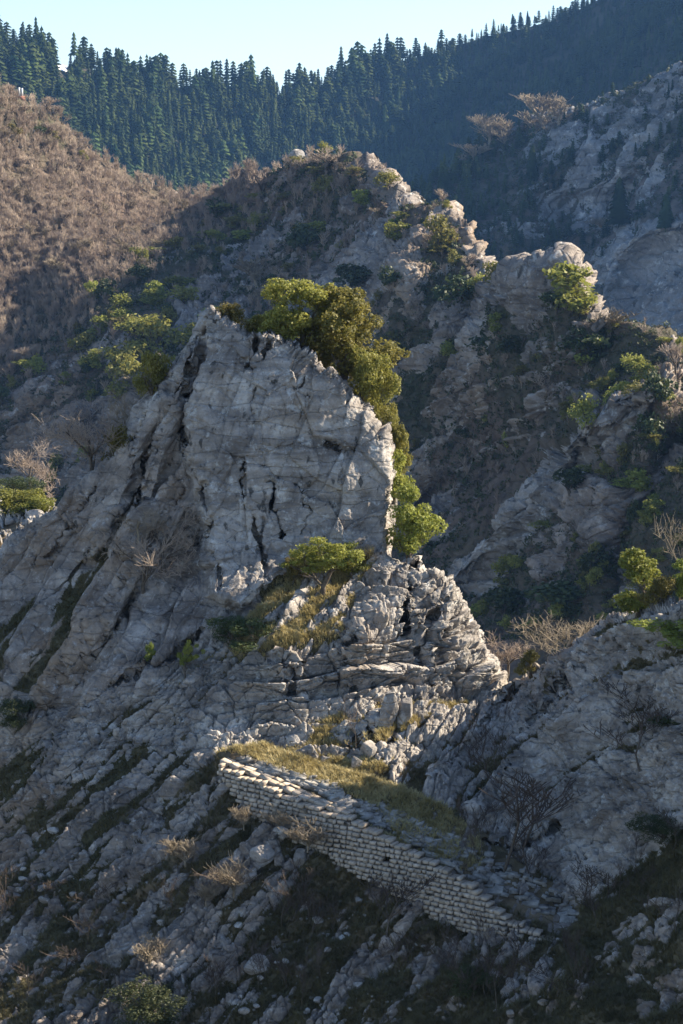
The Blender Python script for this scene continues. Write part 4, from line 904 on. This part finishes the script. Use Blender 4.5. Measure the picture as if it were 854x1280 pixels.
rp = np.array([B.V[k] for _, _, k in rest]); merged('bare_wood', rp - [0, 0, .3], SB, rp[:, 1] / FPX * rr.uniform(11, 21, len(rp)), M_twig, label='mass of leafless brown trees covering the hillside')
wd_ = scatter(B, 12000, lambda x, y: x < 330 and y < 500 - x * .76, .3)
rp = np.array([B.V[k] for _, _, k in wd_]); pat = fbm(rp, 45, 3, 205) + .5 * fbm(rp, 14, 2, 207); kp = pat > -.22; rp = rp[kp]; pat = pat[kp]
merged('brown_underwood', rp - [0, 0, .3], SB, rp[:, 1] / FPX * rr.uniform(4, 9, len(rp)) * (1 + .7 * pat), M_twig, label='brown leafless underwood on the left hillside')
# low scrub between the rocks
def clump(rg, n=26): return leafcloud([((0, 0, .2), (.5, .5, .35)), ((.3, .1, .15), (.35, .3, .25))], n, .16, rg)
CL = [clump(mk(520 + i)) for i in range(5)]
sp = scatter(B, 15000, lambda x, y: -80 < x < 930 and y < 820 and not (x < 330 and y < 470 - x * .7), .1); rp = np.array([B.V[k] for _, _, k in sp])
merged('low_scrub', rp, CL, rp[:, 1] / FPX * (3 + 11 * rr.random(len(rp)) ** 1.7), M_dark, label='dark low scrub between the rocks of the middle ridge')
sp = scatter(B, 9000, lambda x, y: -80 < x < 930 and y < 820, .35); rp = np.array([B.V[k] for _, _, k in sp])
merged('dry_scrub', rp, CL, rp[:, 1] / FPX * rr.uniform(2.5, 6, len(rp)), M_scrub, label='brown dry scrub between the rocks of the middle ridge')
# marker on the left skyline
mr = root('marker_post', tuple(B.at(25, 118)[0]), 'small pair of white posts on a reddish base on the left skyline', 'marker')
M_white = plain('white_paint', (.75, .75, .74), (.82, .82, .8), 2); M_red = plain('reddish_stone', (.35, .16, .11), (.45, .24, .18), 2)
def boxm(name, lo, hi, mat, parent):
    x0_, y0_, z0_ = lo; x1_, y1_, z1_ = hi; t = .94; cx_, cy_ = (x0_ + x1_) / 2, (y0_ + y1_) / 2
    V = [(x0_, y0_, z0_), (x1_, y0_, z0_), (x1_, y1_, z0_), (x0_, y1_, z0_)]; V += [(cx_ + (a - cx_) * t, cy_ + (b - cy_) * t, z1_) for a, b, _ in V]
    me = mesh_np(name, np.array(V), np.array([(3, 2, 1, 0), (4, 5, 6, 7), (0, 1, 5, 4), (1, 2, 6, 5), (2, 3, 7, 6), (3, 0, 4, 7)])); me.materials.append(mat); return link(name, me, parent)
boxm('base', (-1.2, -.6, -1), (1.4, .6, .8), M_red, mr); boxm('post', (-.7, -.3, .8), (-.15, .3, 3.4), M_white, mr); boxm('post', (.2, -.3, .8), (.75, .3, 3.2), M_white, mr)

# ================================================================ firs
fp = []
gaps = [(58, 70, 86, 98), (100, 112, 8, 8)]
def clear(px, py): return 58 < px < 86 and 66 < py < 122
for yy in np.arange(-140, 300, 5.4):
    for xx in np.arange(-60, 930, 5.6):
        px = xx + rr.uniform(-3, 3); py = yy + rr.uniform(-3, 3)
        j = int(np.clip(np.searchsorted(D.xs, px), 0, len(D.xs) - 1)); i = int(np.clip(np.searchsorted(D.ys, py), 0, len(D.ys) - 1)); k = D.idx[i, j]
        if k < 0 or clear(px, py): continue
        hm = (8 + 20 * rr.random() ** 1.3) * (1 + .35 * math.sin(px * .031 + 1.7 * math.sin(py * .023)) * math.sin(px * .077 + py * .05)) * (1 - .42 * smooth((px - 480) / 160)) * (1.12 if py < 135 else 1)
        fp.append((D.V[k], hm, px, py))
cp = scatter(Cs, 820, lambda x, y: (x < 690 and 150 < y < 330 and rr.random() < 1.6 - (x - 430) / 170) or (x > 640 and y < 320 and rr.random() < .30), .25)
for px, py, k in cp: fp.append((Cs.V[k], rr.uniform(8, 15) * (1.1 if px < 600 else .75), px, py))
fp.sort(key=lambda t: -(t[1] / t[0][1]) * (1 if -5 < t[2] < 859 and t[3] > -20 else .1))
named = [(770, 278, 62, 'darkest tall fir standing alone on the far rocky slope'), (727, 84, 42, 'sunlit fir tallest along the upper edge of the rocky slope'), (757, 50, 38, 'rounded fir at the far upper right of the forest'), (843, 62, 44, 'sunlit fir at the right frame edge in the upper forest'),
         (688, 128, 22, 'sunlit fir just above the far rocky slope'), (764, 190, 20, 'small fir on the far rocky slope crest'), (560, 190, 34, 'sunlit fir at the left end of the far rocky spur'), (660, 215, 44, 'dark fir at the foot of the pale rosy trees'), (820, 282, 46, 'broad dark fir above the far blue cliff'), (690, 282, 20, 'small dark fir left of the tall lone fir')]
for px, py, hpx, lab in named:
    p, k = Cs.at(px, py); sh = Cs
    if Cs.idx[int(np.searchsorted(Cs.ys, py)), int(np.searchsorted(Cs.xs, px))] < 0: p, k = D.at(px, py)
    o = link('fir_tree', BIGM[(px + py) % 2]); m = p[1] / FPX * hpx; o.location = p - Z * m * .03; o.scale = (m * 1.15, m * 1.15, m); o.rotation_euler.z = px; tagit(o, lab, 'fir tree', 'fir trees')
for q, (p, hm, px, py) in enumerate(fp[:285]):
    o = link('fir_tree', FIRM[q % 9]); wv = rr.uniform(.9, 1.25); o.location = p - Z * .6; o.scale = (hm * wv, hm * wv, hm); o.rotation_euler.z = rr.uniform(0, 6.28)
    tagit(o, 'tall dark fir of the dense forest on the mountain behind', 'fir tree', 'fir trees')
rp = np.array([t[0] for t in fp[285:]]); merged('fir_forest', rp - [0, 0, .6], FIRS, np.array([t[1] for t in fp[285:]]), M_fir, wr=(.9, 1.25), label='dense dark fir forest on the mountain behind')
for px, py, wd, ht, lab in [(612, 182, 40, 40, 'leftmost large rosy bare tree above the far rocky slope'), (632, 176, 34, 34, 'second rosy bare tree from the left above the far slope'), (680, 160, 36, 40, 'large rosy bare tree in the right pair above the far slope'), (700, 158, 36, 34, 'rosy bare tree right of the large one in the pair'), (668, 172, 26, 24, 'small rosy bare tree between the two pairs'), (720, 150, 22, 20, 'small rosy bare tree at the right end of the row'), (752, 282, 26, 20, 'rosy bare tree near the tall lone fir'), (590, 205, 26, 24, 'rosy bare tree low at the left end of the row')]:
    P('pale_far', 'bare_tree', lab, 'tree', Cs, px, py, wd, ht, sink=.05)
sp = scatter(Cs, 3600, lambda x, y: 440 < x < 930 and y < 440, .1); rp = np.array([Cs.V[k] for _, _, k in sp])
merged('far_scrub', rp, CL, rp[:, 1] / FPX * rr.uniform(4, 12, len(rp)), M_dark, label='dark scrub dotted over the far rocky mountain')
# snow lying in the gaps of the fir forest
def snow(poly):
    k = D.idx; X_, Y_ = np.meshgrid(D.xs, D.ys); ins = inside(X_, Y_, poly) & (k >= 0)
    q = ins[:-1, :-1] & ins[1:, :-1] & ins[1:, 1:] & ins[:-1, 1:]
    if not q.any(): return
    Fq = np.stack([k[:-1, :-1][q], k[1:, :-1][q], k[1:, 1:][q], k[:-1, 1:][q]], 1); u, inv = np.unique(Fq, return_inverse=True)
    me = mesh_np('snow_patch', D.V[u] + D.N[u] * .6, inv.reshape(-1, 4), True); me.materials.append(M_snow); tagit(link('snow_patch', me), kind='stuff', label='patch of white snow in a gap of the fir forest')
snow([(64, 78), (84, 80), (86, 104), (66, 104)]); snow([(296, 110), (312, 110), (312, 126), (296, 126)])

# ================================================================ grass
def tuft(rg, n=9, wd=.035):
    V = []; F = []
    for k in range(n):
        a = rg.uniform(0, 6.28); l = rg.uniform(.3, .9); h = rg.uniform(.6, 1.1); c, s_ = math.cos(a), math.sin(a); b = rg.uniform(0, .18)
        i = len(V); p = np.array([c * b, s_ * b, 0]); t = np.array([-s_, c, 0]) * wd; mid_ = p + np.array([c * l * .35, s_ * l * .35, h * .6]); tip = p + np.array([c * l * .8, s_ * l * .8, h * .85])
        V += [p - t, p + t, mid_ + t * .8, mid_ - t * .8, tip]; F += [(i, i + 1, i + 2, i + 3), (i + 3, i + 2, i + 4, i + 4)]
    V = np.array(V); T = np.array([[f[0], f[1], f[2]] for f in F] + [[f[0], f[2], f[3]] for f in F if f[2] != f[3]]); return V, T
TF = [tuft(mk(600 + i)) for i in range(6)]
def grow(name, mask, n, size, mat, label):
    ok = np.where(mask)[0]; 
    if len(ok) == 0: return
    k = rr.choice(ok, min(n, len(ok)), replace=False); p = A.V[k] + rr.normal(size=(len(k), 3)) * .02; p[:, 2] -= .03
    merged(name, p, TF, rr.uniform(*size, len(k)), mat, wr=(.9, 1.4), label=label)
X, Y = A.PX, A.PY; inr = (X > -40) & (X < 900) & (Y < 1300)
lit = np.maximum.reduce([R_ledge, R_bench * (A.V[:, 1] < 200), R_rub]) > .45  # sunny spots that get the brighter grass colour, the rest the shaded one
front = pmask(X, Y, [(275, 940), (300, 948), (350, 968), (400, 985), (445, 1003), (475, 1020), (500, 1050), (430, 1016), (350, 982), (280, 958)], 6) > .4
grow('dry_grass', lit & ~front & (A.soil > .5) & inr, 8500, (.12, .34), M_grass_lit, 'tufts of dry straw coloured grass, brightened as in sun, on the ledge and bench')
grow('slope_grass', ~lit & (A.soil > .6) & inr & (R_path < .4), 26000, (.12, .30), M_grass_shade, 'dry turf coloured dark as in shade between the rocks of the slope')

# ================================================================ air
hz = bpy.data.materials.new('haze_air'); hz.use_nodes = True; ht = hz.node_tree; ht.nodes.remove(ht.nodes['Principled BSDF'])
pvn = ht.nodes.new('ShaderNodeVolumePrincipled'); pvn.inputs['Color'].default_value = (.22, .48, 1.0, 1); pvn.inputs['Density'].default_value = .00006; pvn.inputs['Anisotropy'].default_value = .0
ht.links.new(pvn.outputs[0], ht.nodes['Material Output'].inputs['Volume'])
lo, hi = (-9100, -3100, -190), (9100, 14100, 420)
V = [(x, y, z) for z in (lo[2], hi[2]) for x, y in ((lo[0], lo[1]), (hi[0], lo[1]), (hi[0], hi[1]), (lo[0], hi[1]))]
me = mesh_np('haze', np.array(V), np.array([(3, 2, 1, 0), (4, 5, 6, 7), (0, 1, 5, 4), (1, 2, 6, 5), (2, 3, 7, 6), (3, 0, 4, 7)])); me.materials.append(hz)
tagit(link('haze', me), kind='stuff')
